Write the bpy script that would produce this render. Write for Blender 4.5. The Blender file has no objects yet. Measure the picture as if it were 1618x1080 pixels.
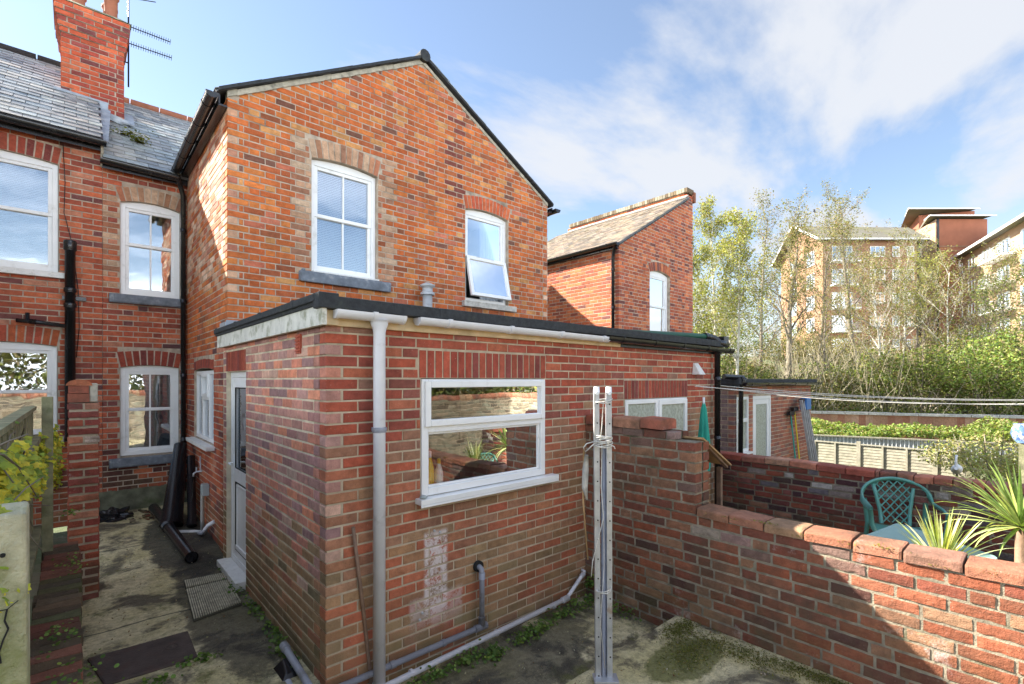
import bpy, math, random
from math import radians as R, sin, cos, tan, pi, sqrt, atan2
from mathutils import Vector, noise as mn
random.seed(7)
SC = bpy.context.scene
# ---------------------------------------------------------------- camera
CAMZ = 2.0; YAW = R(41.8); FPX = 770.0; CX = 809.0; VH = 600.0
cd = bpy.data.cameras.new("camera"); cam = bpy.data.objects.new("camera", cd); SC.collection.objects.link(cam)
cam.location = (0, 0, CAMZ); cam.rotation_euler = (R(90), 0, -YAW)
cd.sensor_width = 36; cd.lens = 36 * FPX / 1618; cd.shift_y = 60 / 1618
cd.clip_start = .05; cd.clip_end = 1500
SC.camera = cam
# ---------------------------------------------------------------- light
SUN = Vector((-.62, 1.0, .885)).normalized()      # towards the sun
sl = bpy.data.lights.new("sun", 'SUN'); so = bpy.data.objects.new("sun", sl); SC.collection.objects.link(so)
so.rotation_euler = SUN.to_track_quat('Z', 'Y').to_euler(); sl.energy = 5; sl.angle = R(.5); sl.color = (1, .93, .82)
w = bpy.data.worlds.new("World"); SC.world = w; w.use_nodes = True
nt = w.node_tree; nt.nodes.clear(); N = nt.nodes.new; L = nt.links.new
sky = N('ShaderNodeTexSky'); sky.sky_type = 'NISHITA'; sky.sun_disc = False
sky.sun_elevation = math.asin(SUN.z); sky.sun_rotation = atan2(SUN.x, SUN.y)
sky.air_density = 1.0; sky.dust_density = .25; sky.ozone_density = 1.0
tc = N('ShaderNodeTexCoord'); sep = N('ShaderNodeSeparateXYZ'); L(tc.outputs['Generated'], sep.inputs[0])
def wm(op, a, b=None, c=None):
    m = N('ShaderNodeMath'); m.operation = op
    for i, q in enumerate((a, b, c)):
        if q is None: continue
        if isinstance(q, (int, float)): m.inputs[i].default_value = q
        else: L(q, m.inputs[i])
    return m.outputs[0]
zz = wm('ADD', wm('MAXIMUM', sep.outputs[2], 0.0), .16)
cmb = N('ShaderNodeCombineXYZ'); L(wm('DIVIDE', sep.outputs[0], zz), cmb.inputs[0]); L(wm('DIVIDE', sep.outputs[1], zz), cmb.inputs[1])
cn = N('ShaderNodeTexNoise'); cn.inputs['Scale'].default_value = .85; cn.inputs['Detail'].default_value = 9; cn.inputs['Roughness'].default_value = .56; cn.inputs['Distortion'].default_value = .25
mp = N('ShaderNodeMapping'); mp.inputs['Location'].default_value = (3.1, 1.2, 0); mp.inputs['Scale'].default_value = (.8, 1.25, 1)
L(cmb.outputs[0], mp.inputs[0]); L(mp.outputs[0], cn.inputs['Vector'])
# fair-weather cloud: a bank low in the east, wisps overhead, and brighter cloud added opposite the sun as fill light
bias = wm('MULTIPLY', wm('MULTIPLY_ADD', sep.outputs[0], .5, wm('MULTIPLY', sep.outputs[1], -.20)), .30)
cr = N('ShaderNodeMapRange'); cr.interpolation_type = 'SMOOTHSTEP'; L(wm('ADD', cn.outputs['Fac'], bias), cr.inputs[0]); cr.inputs[1].default_value = .545; cr.inputs[2].default_value = .68
hz = N('ShaderNodeMapRange'); L(sep.outputs[2], hz.inputs[0]); hz.inputs[1].default_value = .0; hz.inputs[2].default_value = .30; hz.inputs[3].default_value = .80; hz.inputs[4].default_value = .10
fac = wm('MAXIMUM', wm('MULTIPLY', cr.outputs[0], .92), hz.outputs[0])
def ss(sock, a, b, c=0.0, d=1.0):
    q = N('ShaderNodeMapRange'); q.interpolation_type = 'SMOOTHSTEP'; L(sock, q.inputs[0])
    for i, v in enumerate((a, b, c, d)): q.inputs[i + 1].default_value = v
    return q.outputs[0]
band = wm('MULTIPLY', wm('MULTIPLY', ss(sep.outputs[2], .10, .20), ss(sep.outputs[2], .5, .62, 1, 0)), ss(sep.outputs[1], .05, -.25))   # gap cut in the added bright cloud, south, so windows mirror blue sky
fac = wm('MULTIPLY', fac, wm('SUBTRACT', 1.0, wm('MULTIPLY', band, .88)))
br = N('ShaderNodeMapRange'); br.interpolation_type = 'SMOOTHSTEP'; L(wm('MULTIPLY_ADD', sep.outputs[0], .6, wm('MULTIPLY', sep.outputs[1], .8)), br.inputs[0]); br.inputs[1].default_value = .0; br.inputs[2].default_value = -.45; br.inputs[3].default_value = 3.5; br.inputs[4].default_value = 34
cc_ = N('ShaderNodeVectorMath'); cc_.operation = 'SCALE'; cc_.inputs[0].default_value = (.95, .98, 1.04); L(br.outputs[0], cc_.inputs[3])
cmix = N('ShaderNodeMixRGB'); L(fac, cmix.inputs[0]); L(sky.outputs[0], cmix.inputs[1]); L(cc_.outputs[0], cmix.inputs[2])
bg = N('ShaderNodeBackground'); bg.inputs[1].default_value = .066; L(cmix.outputs[0], bg.inputs[0])
wo = N('ShaderNodeOutputWorld'); L(bg.outputs[0], wo.inputs[0])
SC.view_settings.view_transform = 'Standard'; SC.view_settings.look = 'None'; SC.view_settings.gamma = 1; SC.view_settings.exposure = 2.0
SC.render.engine = 'CYCLES'
# ---------------------------------------------------------------- pixel -> place on a known plane
_s, _c = sin(YAW), cos(YAW)
def ray(u, v):
    r = (u - CX) / FPX; return (_s + _c * r, _c - _s * r, (VH - v) / FPX)
def onX(u, v, X): a = ray(u, v); t = X / a[0]; return Vector((X, t * a[1], CAMZ + t * a[2]))
def onY(u, v, Y): a = ray(u, v); t = Y / a[1]; return Vector((t * a[0], Y, CAMZ + t * a[2]))
def onZ(u, v, z): a = ray(u, v); t = (z - CAMZ) / a[2]; return Vector((t * a[0], t * a[1], z))
def at(u, v, d): a = ray(u, v); return Vector((a[0] * d, a[1] * d, CAMZ + a[2] * d))
def rnd(a, b): return random.uniform(a, b)
# ---------------------------------------------------------------- materials
def newmat(name):
    m = bpy.data.materials.new(name); m.use_nodes = True; nt = m.node_tree; nt.nodes.clear()
    o = nt.nodes.new('ShaderNodeOutputMaterial'); b = nt.nodes.new('ShaderNodeBsdfPrincipled'); nt.links.new(b.outputs[0], o.inputs[0])
    return m, nt, b
class NG:
    def __init__(s, nt): s.nt = nt
    def n(s, t, **k):
        x = s.nt.nodes.new(t)
        for a, v in k.items(): setattr(x, a, v)
        return x
    def l(s, a, b): s.nt.links.new(a, b)
    def noise(s, scale, detail=4, rough=.55, vec=None, dist=0):
        x = s.n('ShaderNodeTexNoise'); x.inputs['Scale'].default_value = scale; x.inputs['Detail'].default_value = detail
        x.inputs['Roughness'].default_value = rough; x.inputs['Distortion'].default_value = dist
        if vec is None: vec = s.pos()
        s.l(vec, x.inputs['Vector']); return x.outputs['Fac']
    def pos(s):
        if not hasattr(s, '_p'): s._p = s.n('ShaderNodeNewGeometry').outputs['Position']
        return s._p
    def obj(s):
        if not hasattr(s, '_o'): s._o = s.n('ShaderNodeTexCoord').outputs['Object']
        return s._o
    def mr(s, x, a, b, c=0, d=1, smooth=True):
        m = s.n('ShaderNodeMapRange'); m.interpolation_type = 'SMOOTHSTEP' if smooth else 'LINEAR'
        s.l(x, m.inputs[0])
        for i, q in enumerate((a, b, c, d)): m.inputs[i + 1].default_value = q
        return m.outputs[0]
    def math(s, op, a, b=0.0):
        m = s.n('ShaderNodeMath', operation=op)
        for i, q in enumerate((a, b)):
            if isinstance(q, (int, float)): m.inputs[i].default_value = q
            else: s.l(q, m.inputs[i])
        return m.outputs[0]
    def mix(s, f, a, b, mode='MIX'):
        m = s.n('ShaderNodeMixRGB', blend_type=mode)
        for i, q in enumerate((f, a, b)):
            if isinstance(q, (int, float)): m.inputs[i].default_value = q
            elif isinstance(q, tuple): m.inputs[i].default_value = (*q, 1) if len(q) == 3 else q
            else: s.l(q, m.inputs[i])
        return m.outputs[0]
    def bump(s, h, strength, dist, b):
        x = s.n('ShaderNodeBump'); x.inputs['Strength'].default_value = strength; x.inputs['Distance'].default_value = dist
        s.l(h, x.inputs['Height']); s.l(x.outputs[0], b.inputs['Normal']); return x
    def attr(s, name='bc'):
        a = s.n('ShaderNodeAttribute'); a.attribute_name = name; return a.outputs['Color']
    def sep(s):
        x = s.n('ShaderNodeSeparateXYZ'); s.l(s.pos(), x.inputs[0]); return x.outputs

def simple(name, col, rough=.6, var=.12, vs=6, metal=0, bump=0, bs=60, spec=.5, dirt=None, dscale=3, dlo=.5, dhi=.75):
    m, nt, b = newmat(name); g = NG(nt)
    n = g.noise(vs, 5)
    f = g.mr(n, .3, .7, 1 - var, 1 + var, False)
    c = g.mix(1.0, tuple(col), f, 'MULTIPLY')
    if dirt: c = g.mix(g.mr(g.noise(dscale, 7, .65), dlo, dhi, 0, .85), c, tuple(dirt))
    g.l(c, b.inputs['Base Color']); b.inputs['Roughness'].default_value = rough; b.inputs['Metallic'].default_value = metal
    b.inputs['Specular IOR Level'].default_value = spec
    if bump: g.bump(g.noise(bs, 5, .6), bump, .01, b)
    return m
def brickmat(name, stain=(.08, .06, .04), st_lo=.55, st_hi=.8, st_amt=.5, patch=None, moss=None, whiten=None, bump=.5):
    """colour from each brick's own attribute, mottled; optional stains"""
    m, nt, b = newmat(name); g = NG(nt)
    c = g.attr()
    c = g.mix(1.0, c, g.mr(g.noise(16, 6, .65), .25, .75, .66, 1.3, False), 'MULTIPLY')
    c = g.mix(g.mr(g.noise(140, 3), .58, .72, 0, .45), c, (.05, .035, .03))
    c = g.mix(g.mr(g.noise(75, 3), .64, .74, 0, .3), c, (.55, .42, .34))
    c = g.mix(1.0, c, g.mr(g.noise(.8, 5, .6), .3, .7, .80, 1.16, False), 'MULTIPLY')
    c = g.mix(g.mr(g.noise(1.7, 7, .68), st_lo, st_hi, 0, st_amt), c, tuple(stain))
    mpv = g.n('ShaderNodeVectorMath', operation='MULTIPLY'); g.l(g.pos(), mpv.inputs[0]); mpv.inputs[1].default_value = (5, 5, .55)
    c = g.mix(g.mr(g.noise(1.0, 6, .7, vec=mpv.outputs[0]), .56, .78, 0, .42), c, (.10, .07, .05))
    if whiten: c = g.mix(g.mr(g.noise(3.1, 8, .75), whiten, whiten + .12, 0, .55), c, (.62, .56, .52))
    if moss:   # green low on the wall
        z = g.sep()[2]
        f = g.math('MULTIPLY', g.mr(z, moss[0], moss[1], 1, 0), g.mr(g.noise(4, 7, .7), .38, .62, 0, moss[2]))
        c = g.mix(f, c, (.10, .105, .045))
    if patch:  # lime bloom patches: list of boxes in world x/z or y/z
        s = g.sep()
        for (ax, a0, a1, z0, z1, amt) in patch:
            q = s[ax]
            f = g.math('MULTIPLY', g.mr(q, a0, a0 + .03, 0, 1), g.mr(q, a1 - .03, a1, 1, 0))
            f = g.math('MULTIPLY', f, g.math('MULTIPLY', g.mr(s[2], z0, z0 + .25, 0, 1), g.mr(s[2], z1 - .04, z1, 1, 0)))
            f = g.math('MULTIPLY', f, g.mr(g.noise(17, 9, .85), .42, .53, .04, amt))
            c = g.mix(f, c, (.66, .58, .56))
    g.l(c, b.inputs['Base Color']); b.inputs['Roughness'].default_value = .88; b.inputs['Specular IOR Level'].default_value = .3
    h = g.math('ADD', g.noise(45, 7, .7), g.math('MULTIPLY', g.noise(170, 3), .35))
    g.bump(h, bump, .012, b)
    return m
M = {}
M['brick_gable'] = brickmat('orange_red_brick', st_amt=.25)
M['brick_rear'] = brickmat('weathered_red_brick', st_amt=.35, moss=(.2, .9, .7))
M['brick_ext'] = brickmat('extension_brick', st_amt=.3, moss=(-.1, .7, .6), patch=[(0, 1.925, 2.155, .1, .87, .95), (0, 1.80, 2.3, .05, .4, .45)], bump=.4)
M['brick_old'] = brickmat('old_garden_brick', st_amt=.75, st_lo=.46, st_hi=.70, whiten=.60, moss=(-.2, .6, .6), bump=1.0)
M['brick_far'] = brickmat('far_brick', st_amt=.2)
M['mortar_grey'] = simple('grey_lime_mortar', (.42, .34, .26), .95, .3, 9, bump=.5, bs=90, dirt=(.10, .085, .06), dscale=2.5)
M['mortar_buff'] = simple('buff_sand_mortar', (.47, .38, .27), .95, .22, 9, bump=.5, bs=90, dirt=(.2, .17, .10), dscale=2.2)
M['mortar_side'] = simple('pale_sand_mortar', (.62, .53, .38), .95, .2, 9, bump=.4, bs=90, dirt=(.32, .30, .18), dscale=2.2)
M['mortar_old'] = simple('old_grey_mortar', (.25, .215, .155), .95, .4, 12, bump=.8, bs=70, dirt=(.07, .075, .03), dscale=4)
M['render'] = simple('rough_cement_render', (.13, .13, .085), .95, .5, 7, bump=1, bs=30, dirt=(.07, .09, .03), dscale=5)
M['upvc'] = simple('white_upvc', (.80, .80, .79), .34, .05, 3, dirt=(.50, .48, .42), dscale=7, dlo=.55, dhi=.85)
M['upvc_dirty'] = simple('weathered_white_sill', (.70, .69, .66), .5, .08, 14, dirt=(.45, .43, .38), dscale=30, dlo=.5, dhi=.8)
M['stone_sill'] = simple('grey_painted_stone', (.15, .17, .20), .75, .3, 12, bump=.5, dirt=(.35, .34, .32), dscale=12, dlo=.55, dhi=.75)
M['stone_pale'] = simple('pale_stone_sill', (.48, .45, .40), .85, .25, 14, bump=.5, dirt=(.2, .18, .15), dscale=9)
M['black_plastic'] = simple('black_plastic_gutter', (.012, .012, .014), .25, .25, 4, dirt=(.03, .03, .03), dscale=7)
M['grey_plastic'] = simple('pale_grey_plastic_pipe', (.68, .68, .71), .38, .08, 5, dirt=(.25, .24, .22), dscale=7, dlo=.58, dhi=.9)
M['grey_pipe'] = simple('mid_grey_plastic_pipe', (.26, .27, .31), .4, .12, 5, dirt=(.14, .13, .12), dscale=8)
M['felt'] = simple('black_roofing_felt', (.035, .038, .042), .9, .3, 25, bump=.9, bs=160, dirt=(.09, .10, .07), dscale=5, dlo=.55, dhi=.8)
M['fascia'] = simple('peeling_white_paint_board', (.62, .60, .54), .8, .14, 10, bump=.6, bs=30, dirt=(.25, .25, .16), dscale=8, dlo=.48, dhi=.68)
M['raw_board'] = simple('unpainted_pine_board', (.60, .45, .27), .8, .2, 8, bump=.3, dirt=(.45, .34, .2), dscale=7)
M['lead'] = simple('dull_lead_flashing', (.30, .33, .37), .55, .2, 8, bump=.3, bs=12, dirt=(.5, .5, .48), dscale=4)
M['mortar_fillet'] = simple('pale_mortar_fillet', (.42, .38, .30), .9, .25, 14, bump=.8, bs=40, dirt=(.16, .15, .12), dscale=8)
def slatemat(name, moss_amt, mlo, mc=(.22, .20, .06)):
    m, nt, b = newmat(name); g = NG(nt)
    c = g.mix(1.0, g.attr(), g.mr(g.noise(9, 5), .3, .7, .7, 1.25, False), 'MULTIPLY')
    c = g.mix(g.mr(g.noise(2.4, 8, .75), mlo, mlo + .14, 0, moss_amt), c, mc)
    g.l(c, b.inputs['Base Color']); b.inputs['Roughness'].default_value = .45; b.inputs['Specular IOR Level'].default_value = .6
    g.bump(g.noise(40, 4), .3, .01, b); return m
M['slate'] = slatemat('grey_roof_slate', .5, .62)
M['tile_moss'] = slatemat('mossy_clay_tile', .7, .52, (.17, .13, .05))
def glassmat(name, refl, tint=(.75, .8, .82)):
    m = bpy.data.materials.new(name); m.use_nodes = True; nt = m.node_tree; nt.nodes.clear(); g = NG(nt)
    o = g.n('ShaderNodeOutputMaterial'); t = g.n('ShaderNodeBsdfTransparent'); t.inputs[0].default_value = (*tint, 1)
    gl = g.n('ShaderNodeBsdfGlossy'); gl.inputs['Roughness'].default_value = .012; gl.inputs[0].default_value = (.95, .97, 1, 1)
    fr = g.n('ShaderNodeFresnel'); fr.inputs[0].default_value = 1.5
    f = g.math('ADD', g.math('MULTIPLY', fr.outputs[0], 1 - refl), refl)
    mx = g.n('ShaderNodeMixShader'); g.l(f, mx.inputs[0]); g.l(t.outputs[0], mx.inputs[1]); g.l(gl.outputs[0], mx.inputs[2]); g.l(mx.outputs[0], o.inputs[0])
    bp = g.n('ShaderNodeBump'); bp.inputs['Strength'].default_value = .04; bp.inputs['Distance'].default_value = .05; g.l(g.noise(2.2, 2), bp.inputs['Height']); g.l(bp.outputs[0], gl.inputs['Normal'])
    return m
M['glass'] = glassmat('window_glass', .22, (.84, .87, .89))
M['glass_dark'] = glassmat('kitchen_glass', .02, (.95, .96, .97))
M['glass_far'] = glassmat('far_glass', .4, (.3, .35, .4))
M['frosted'] = simple('frosted_glass', (.40, .42, .34), .25, .25, 30, bump=.6, bs=140)
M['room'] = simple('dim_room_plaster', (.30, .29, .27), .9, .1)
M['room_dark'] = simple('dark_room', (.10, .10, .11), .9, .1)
M['blind'] = simple('white_blind_slats', (.66, .68, .70), .5, .03)
M['blind_grey'] = simple('grey_blind_slats', (.34, .35, .37), .5, .05)
M['curtain'] = simple('white_net_curtain', (.75, .77, .8), .9, .08, 5)
M['galv'] = simple('galvanised_steel', (.47, .48, .50), .42, .18, 12, metal=.55, dirt=(.30, .20, .13), dscale=5, dlo=.60, dhi=.75)
M['dark_hole'] = simple('dark_hole', (.01, .01, .01), .9)
M['rope'] = simple('weathered_white_rope', (.55, .53, .48), .9, .2, 50)
M['wood_stick'] = simple('brown_broom_handle', (.20, .12, .075), .7, .3, 14, bump=.3)
M['wood_green'] = simple('weathered_mossy_fence_board', (.24, .23, .13), .9, .35, 9, bump=.8, bs=35, dirt=(.10, .12, .04), dscale=6)
M['wood_grey'] = simple('silvered_fence_board', (.27, .25, .19), .9, .25, 9, bump=.6, bs=35, dirt=(.2, .2, .13), dscale=5)
M['ply'] = simple('faded_plywood', (.40, .24, .11), .8, .3, 7, bump=.4, dirt=(.2, .12, .06), dscale=5)
M['concrete_post'] = simple('mossy_concrete_post', (.47, .44, .30), .95, .3, 14, bump=1, bs=110, dirt=(.20, .22, .07), dscale=4, dlo=.42, dhi=.66)
M['terracotta'] = simple('terracotta', (.36, .13, .07), .85, .2, 8, bump=.3)
M['green_plastic'] = simple('green_garden_plastic', (.10, .30, .25), .33, .1, 6, dirt=(.16, .28, .22), dscale=8)
M['green_table'] = simple('faded_green_table', (.24, .40, .37), .4, .12, 5, dirt=(.2, .33, .3), dscale=4)
M['green_cloth'] = simple('green_parasol_cloth', (.02, .30, .22), .8, .1)
M['green_pipe'] = simple('dark_green_pipe', (.015, .10, .055), .5, .2)
M['yellow'] = simple('yellow_plastic', (.75, .52, .02), .4, .05)
M['blue'] = simple('blue_plastic', (.03, .15, .42), .4, .1)
M['white_pl'] = simple('white_plastic', (.75, .76, .76), .4, .05)
M['red_pl'] = simple('terracotta_air_brick', (.42, .09, .05), .7, .1)
M['greybox'] = simple('grey_socket_box', (.33, .37, .37), .5, .06)
M['flue'] = simple('grey_metal_flue', (.42, .43, .44), .5, .12, 10, metal=.2, dirt=(.22, .2, .18), dscale=12)
M['bag'] = simple('black_bin_bag', (.012, .012, .014), .25, .1, bump=1, bs=18)
M['leafy'] = None
def leafmat(name, trans=.35, rough=.55):
    m = bpy.data.materials.new(name); m.use_nodes = True; nt = m.node_tree; nt.nodes.clear(); g = NG(nt)
    o = g.n('ShaderNodeOutputMaterial'); p = g.n('ShaderNodeBsdfPrincipled'); p.inputs['Roughness'].default_value = rough; p.inputs['Specular IOR Level'].default_value = .3
    t = g.n('ShaderNodeBsdfTranslucent'); c = g.mix(1.0, g.attr(), g.mr(g.noise(30, 3), .3, .7, .8, 1.2, False), 'MULTIPLY')
    g.l(c, p.inputs['Base Color']); g.l(g.mix(1.0, c, (1.3, 1.3, .6), 'MULTIPLY'), t.inputs[0])
    mx = g.n('ShaderNodeMixShader'); mx.inputs[0].default_value = trans; g.l(p.outputs[0], mx.inputs[1]); g.l(t.outputs[0], mx.inputs[2]); g.l(mx.outputs[0], o.inputs[0]); return m
M['leaf'] = leafmat('leaf_green')
M['bark'] = simple('grey_brown_bark', (.19, .16, .12), .9, .4, 5, bump=.8, bs=25, dirt=(.1, .1, .05), dscale=2)
M['bark_pale'] = simple('pale_birch_bark', (.48, .45, .38), .85, .35, 6, bump=.5, bs=20, dirt=(.14, .12, .09), dscale=4)
def groundmat():
    m, nt, b = newmat('stained_yard_concrete'); g = NG(nt)
    c = g.mix(g.mr(g.noise(1.3, 8, .6), .35, .62), (.50, .43, .21), (.64, .56, .34))
    c = g.mix(g.mr(g.noise(2.1, 9, .66, dist=.4), .485, .60, 0, .9), c, (.085, .072, .05))
    c = g.mix(g.mr(g.noise(3.7, 7, .7), .53, .66, 0, .75), c, (.115, .125, .028))
    c = g.mix(g.mr(g.noise(70, 4, .7), .54, .68, 0, .4), c, (.06, .05, .04))
    c = g.mix(g.mr(g.noise(48, 4, .8), .66, .72, 0, .5), c, (.45, .41, .33))
    s = g.sep()
    # day-joints between the slabs of the passage
    for yj in (5.05, 7.1):
        dj = g.math('ABSOLUTE', g.math('SUBTRACT', g.math('ADD', s[1], g.math('MULTIPLY', g.noise(3, 3), .12)), yj + .06))
        c = g.mix(g.math('MULTIPLY', g.mr(dj, .006, .016, .8, 0), g.mr(s[0], 1.2, 1.21, 1, 0)), c, (.035, .035, .02))
    cx_ = g.math('ABSOLUTE', g.math('SUBTRACT', g.noise(1.1, 7, .62), .5)); c = g.mix(g.mr(cx_, .0, .0035, .65, 0), c, (.04, .035, .025))
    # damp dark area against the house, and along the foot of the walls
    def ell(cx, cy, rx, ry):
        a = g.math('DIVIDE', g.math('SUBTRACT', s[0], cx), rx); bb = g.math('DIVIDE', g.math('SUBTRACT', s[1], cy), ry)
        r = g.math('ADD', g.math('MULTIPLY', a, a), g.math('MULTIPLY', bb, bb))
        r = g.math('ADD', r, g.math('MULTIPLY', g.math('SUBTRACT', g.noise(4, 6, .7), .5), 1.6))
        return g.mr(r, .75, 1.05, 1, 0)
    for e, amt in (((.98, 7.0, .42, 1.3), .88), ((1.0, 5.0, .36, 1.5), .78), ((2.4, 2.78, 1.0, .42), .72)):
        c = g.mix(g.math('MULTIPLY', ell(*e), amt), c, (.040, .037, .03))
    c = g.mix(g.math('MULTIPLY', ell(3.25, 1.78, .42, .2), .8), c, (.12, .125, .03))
    c = g.mix(1.0, c, g.mr(g.noise(22, 6, .75), .3, .7, .62, 1.35, False), 'MULTIPLY')
    c = g.mix(g.mr(g.noise(260, 2, .6), .62, .70, 0, .6), c, (.5, .46, .38))
    g.l(c, b.inputs['Base Color']); b.inputs['Specular IOR Level'].default_value = .35
    g.l(g.mr(g.noise(2.1, 5), .4, .6, .9, .6), b.inputs['Roughness'])
    h = g.math('ADD', g.noise(14, 8, .7), g.math('MULTIPLY', g.noise(120, 3), .5)); g.bump(h, .9, .02, b); return m
M['yard'] = groundmat()
def soilmat():
    m, nt, b = newmat('soil_and_grass_ground'); g = NG(nt)
    c = g.mix(g.mr(g.noise(.5, 8, .6), .4, .62), (.075, .11, .03), (.15, .12, .07))
    c = g.mix(g.mr(g.noise(3, 6, .7), .45, .65, 0, .8), c, (.05, .075, .02))
    g.l(c, b.inputs['Base Color']); b.inputs['Roughness'].default_value = .95; g.bump(g.noise(8, 8, .7), .8, .08, b); return m
M['soil'] = soilmat()

# ---------------------------------------------------------------- mesh builder
ROOT = {}
def root_off(o):
    while o is not None and o.parent is not None: o = o.parent
    return Vector(ROOT.get(o.name, (0, 0, 0))) if o is not None else Vector((0, 0, 0))
class MB:
    def __init__(s): s.v = []; s.f = []; s.mi = []; s.c = []; s.sm = []
    def add(s, vs, fs, mi=0, col=(1, 1, 1), sm=False):
        k = len(s.v); s.v.extend([tuple(p) for p in vs])
        for f in fs: s.f.append([k + i for i in f]); s.mi.append(mi); s.c.append(col); s.sm.append(sm)
    BF = [(0, 3, 2, 1), (4, 5, 6, 7), (0, 1, 5, 4), (1, 2, 6, 5), (2, 3, 7, 6), (3, 0, 4, 7)]
    def hexa(s, p8, mi=0, col=(1, 1, 1)): s.add(p8, MB.BF, mi, col)
    def box(s, x0, x1, y0, y1, z0, z1, mi=0, col=(1, 1, 1)):
        s.hexa([(x0, y0, z0), (x1, y0, z0), (x1, y1, z0), (x0, y1, z0), (x0, y0, z1), (x1, y0, z1), (x1, y1, z1), (x0, y1, z1)], mi, col)
    def obox(s, c, ax, ay, az, mi=0, col=(1, 1, 1)):
        c = Vector(c); ax, ay, az = Vector(ax), Vector(ay), Vector(az)
        s.hexa([c - ax - ay - az, c + ax - ay - az, c + ax + ay - az, c - ax + ay - az, c - ax - ay + az, c + ax - ay + az, c + ax + ay + az, c - ax + ay + az], mi, col)
    def beam(s, p, q, w, h, up=(0, 0, 1), mi=0, col=(1, 1, 1)):
        p, q = Vector(p), Vector(q); d = (q - p); l = d.length; d.normalize(); u = Vector(up)
        sd = d.cross(u)
        if sd.length < 1e-4: sd = d.cross(Vector((1, 0, 0)))
        sd.normalize(); u = sd.cross(d).normalized()
        s.obox((p + q) / 2, d * l / 2, sd * w / 2, u * h / 2, mi, col)
    def tube(s, pts, r, n=12, mi=0, col=(1, 1, 1), caps=True, sm=True):
        pts = [Vector(p) for p in pts]; m = len(pts)
        rs = r if isinstance(r, (list, tuple)) else [r] * m
        k = len(s.v); ref = None
        for i, p in enumerate(pts):
            d = (pts[min(i + 1, m - 1)] - pts[max(i - 1, 0)])
            if d.length < 1e-9: d = Vector((0, 0, 1))
            d.normalize()
            if ref is None: ref = Vector((0, 0, 1)) if abs(d.z) < .9 else Vector((1, 0, 0))
            a = d.cross(ref)
            if a.length < 1e-5: a = d.orthogonal()
            a.normalize(); b = a.cross(d).normalized(); ref = b
            for j in range(n):
                t = 2 * pi * j / n; s.v.append(tuple(p + (a * cos(t) + b * sin(t)) * rs[i]))
        for i in range(m - 1):
            for j in range(n):
                s.f.append([k + i * n + j, k + i * n + (j + 1) % n, k + (i + 1) * n + (j + 1) % n, k + (i + 1) * n + j]); s.mi.append(mi); s.c.append(col); s.sm.append(sm)
        if caps:
            for i in (0, m - 1):
                s.f.append([k + i * n + j for j in range(n)]); s.mi.append(mi); s.c.append(col); s.sm.append(False)
    def lathe(s, c, prof, n=20, mi=0, col=(1, 1, 1), sm=True):
        k = len(s.v)
        for (r, z) in prof:
            for j in range(n):
                t = 2 * pi * j / n; s.v.append((c[0] + r * cos(t), c[1] + r * sin(t), c[2] + z))
        for i in range(len(prof) - 1):
            for j in range(n):
                s.f.append([k + i * n + j, k + i * n + (j + 1) % n, k + (i + 1) * n + (j + 1) % n, k + (i + 1) * n + j]); s.mi.append(mi); s.c.append(col); s.sm.append(sm)
        for i in (0, len(prof) - 1):
            s.f.append([k + i * n + j for j in range(n)]); s.mi.append(mi); s.c.append(col); s.sm.append(False)
    def build(s, name, mats, parent=None, bevel=0, base=None, **tags):
        if not isinstance(mats, (list, tuple)): mats = [mats]
        off = root_off(parent) if parent is not None else Vector(base or (0, 0, 0))
        me = bpy.data.meshes.new(name)
        me.from_pydata([(p[0] - off.x, p[1] - off.y, p[2] - off.z) for p in s.v], [], s.f)
        me.polygons.foreach_set('material_index', s.mi); me.polygons.foreach_set('use_smooth', s.sm)
        for m in mats: me.materials.append(M[m] if isinstance(m, str) else m)
        if any(c != (1, 1, 1) for c in s.c):
            at_ = me.attributes.new('bc', 'FLOAT_COLOR', 'CORNER'); arr = []
            for f, c in zip(s.f, s.c): arr.extend([c[0], c[1], c[2], 1.0] * len(f))
            at_.data.foreach_set('color', arr)
        me.update()
        o = bpy.data.objects.new(name, me); SC.collection.objects.link(o)
        if parent is not None: o.parent = parent
        else:
            o.location = off; ROOT[o.name] = tuple(off)
        if bevel:
            b = o.modifiers.new('bevel', 'BEVEL'); b.width = bevel; b.segments = 2; b.limit_method = 'ANGLE'
        for k_, v_ in tags.items(): o[k_] = v_
        return o
def thing(name, label, cat, loc=(0, 0, 0), group=None):
    o = bpy.data.objects.new(name, None); SC.collection.objects.link(o); o.location = loc; ROOT[o.name] = tuple(loc)
    o.empty_display_size = .2; o['label'] = label; o['category'] = cat
    if group: o['group'] = group
    return o
def single(mb, name, mats, label, cat, base, group=None, bevel=0):
    o = mb.build(name, mats, None, bevel, base, label=label, category=cat)
    if group: o['group'] = group
    return o
def copy_tree(o, parent=None):
    c = o.copy(); SC.collection.objects.link(c); c.parent = parent
    if parent is None: ROOT[c.name] = ROOT.get(o.name, (0, 0, 0))
    for ch in list(o.children): copy_tree(ch, c)
    return c

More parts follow.
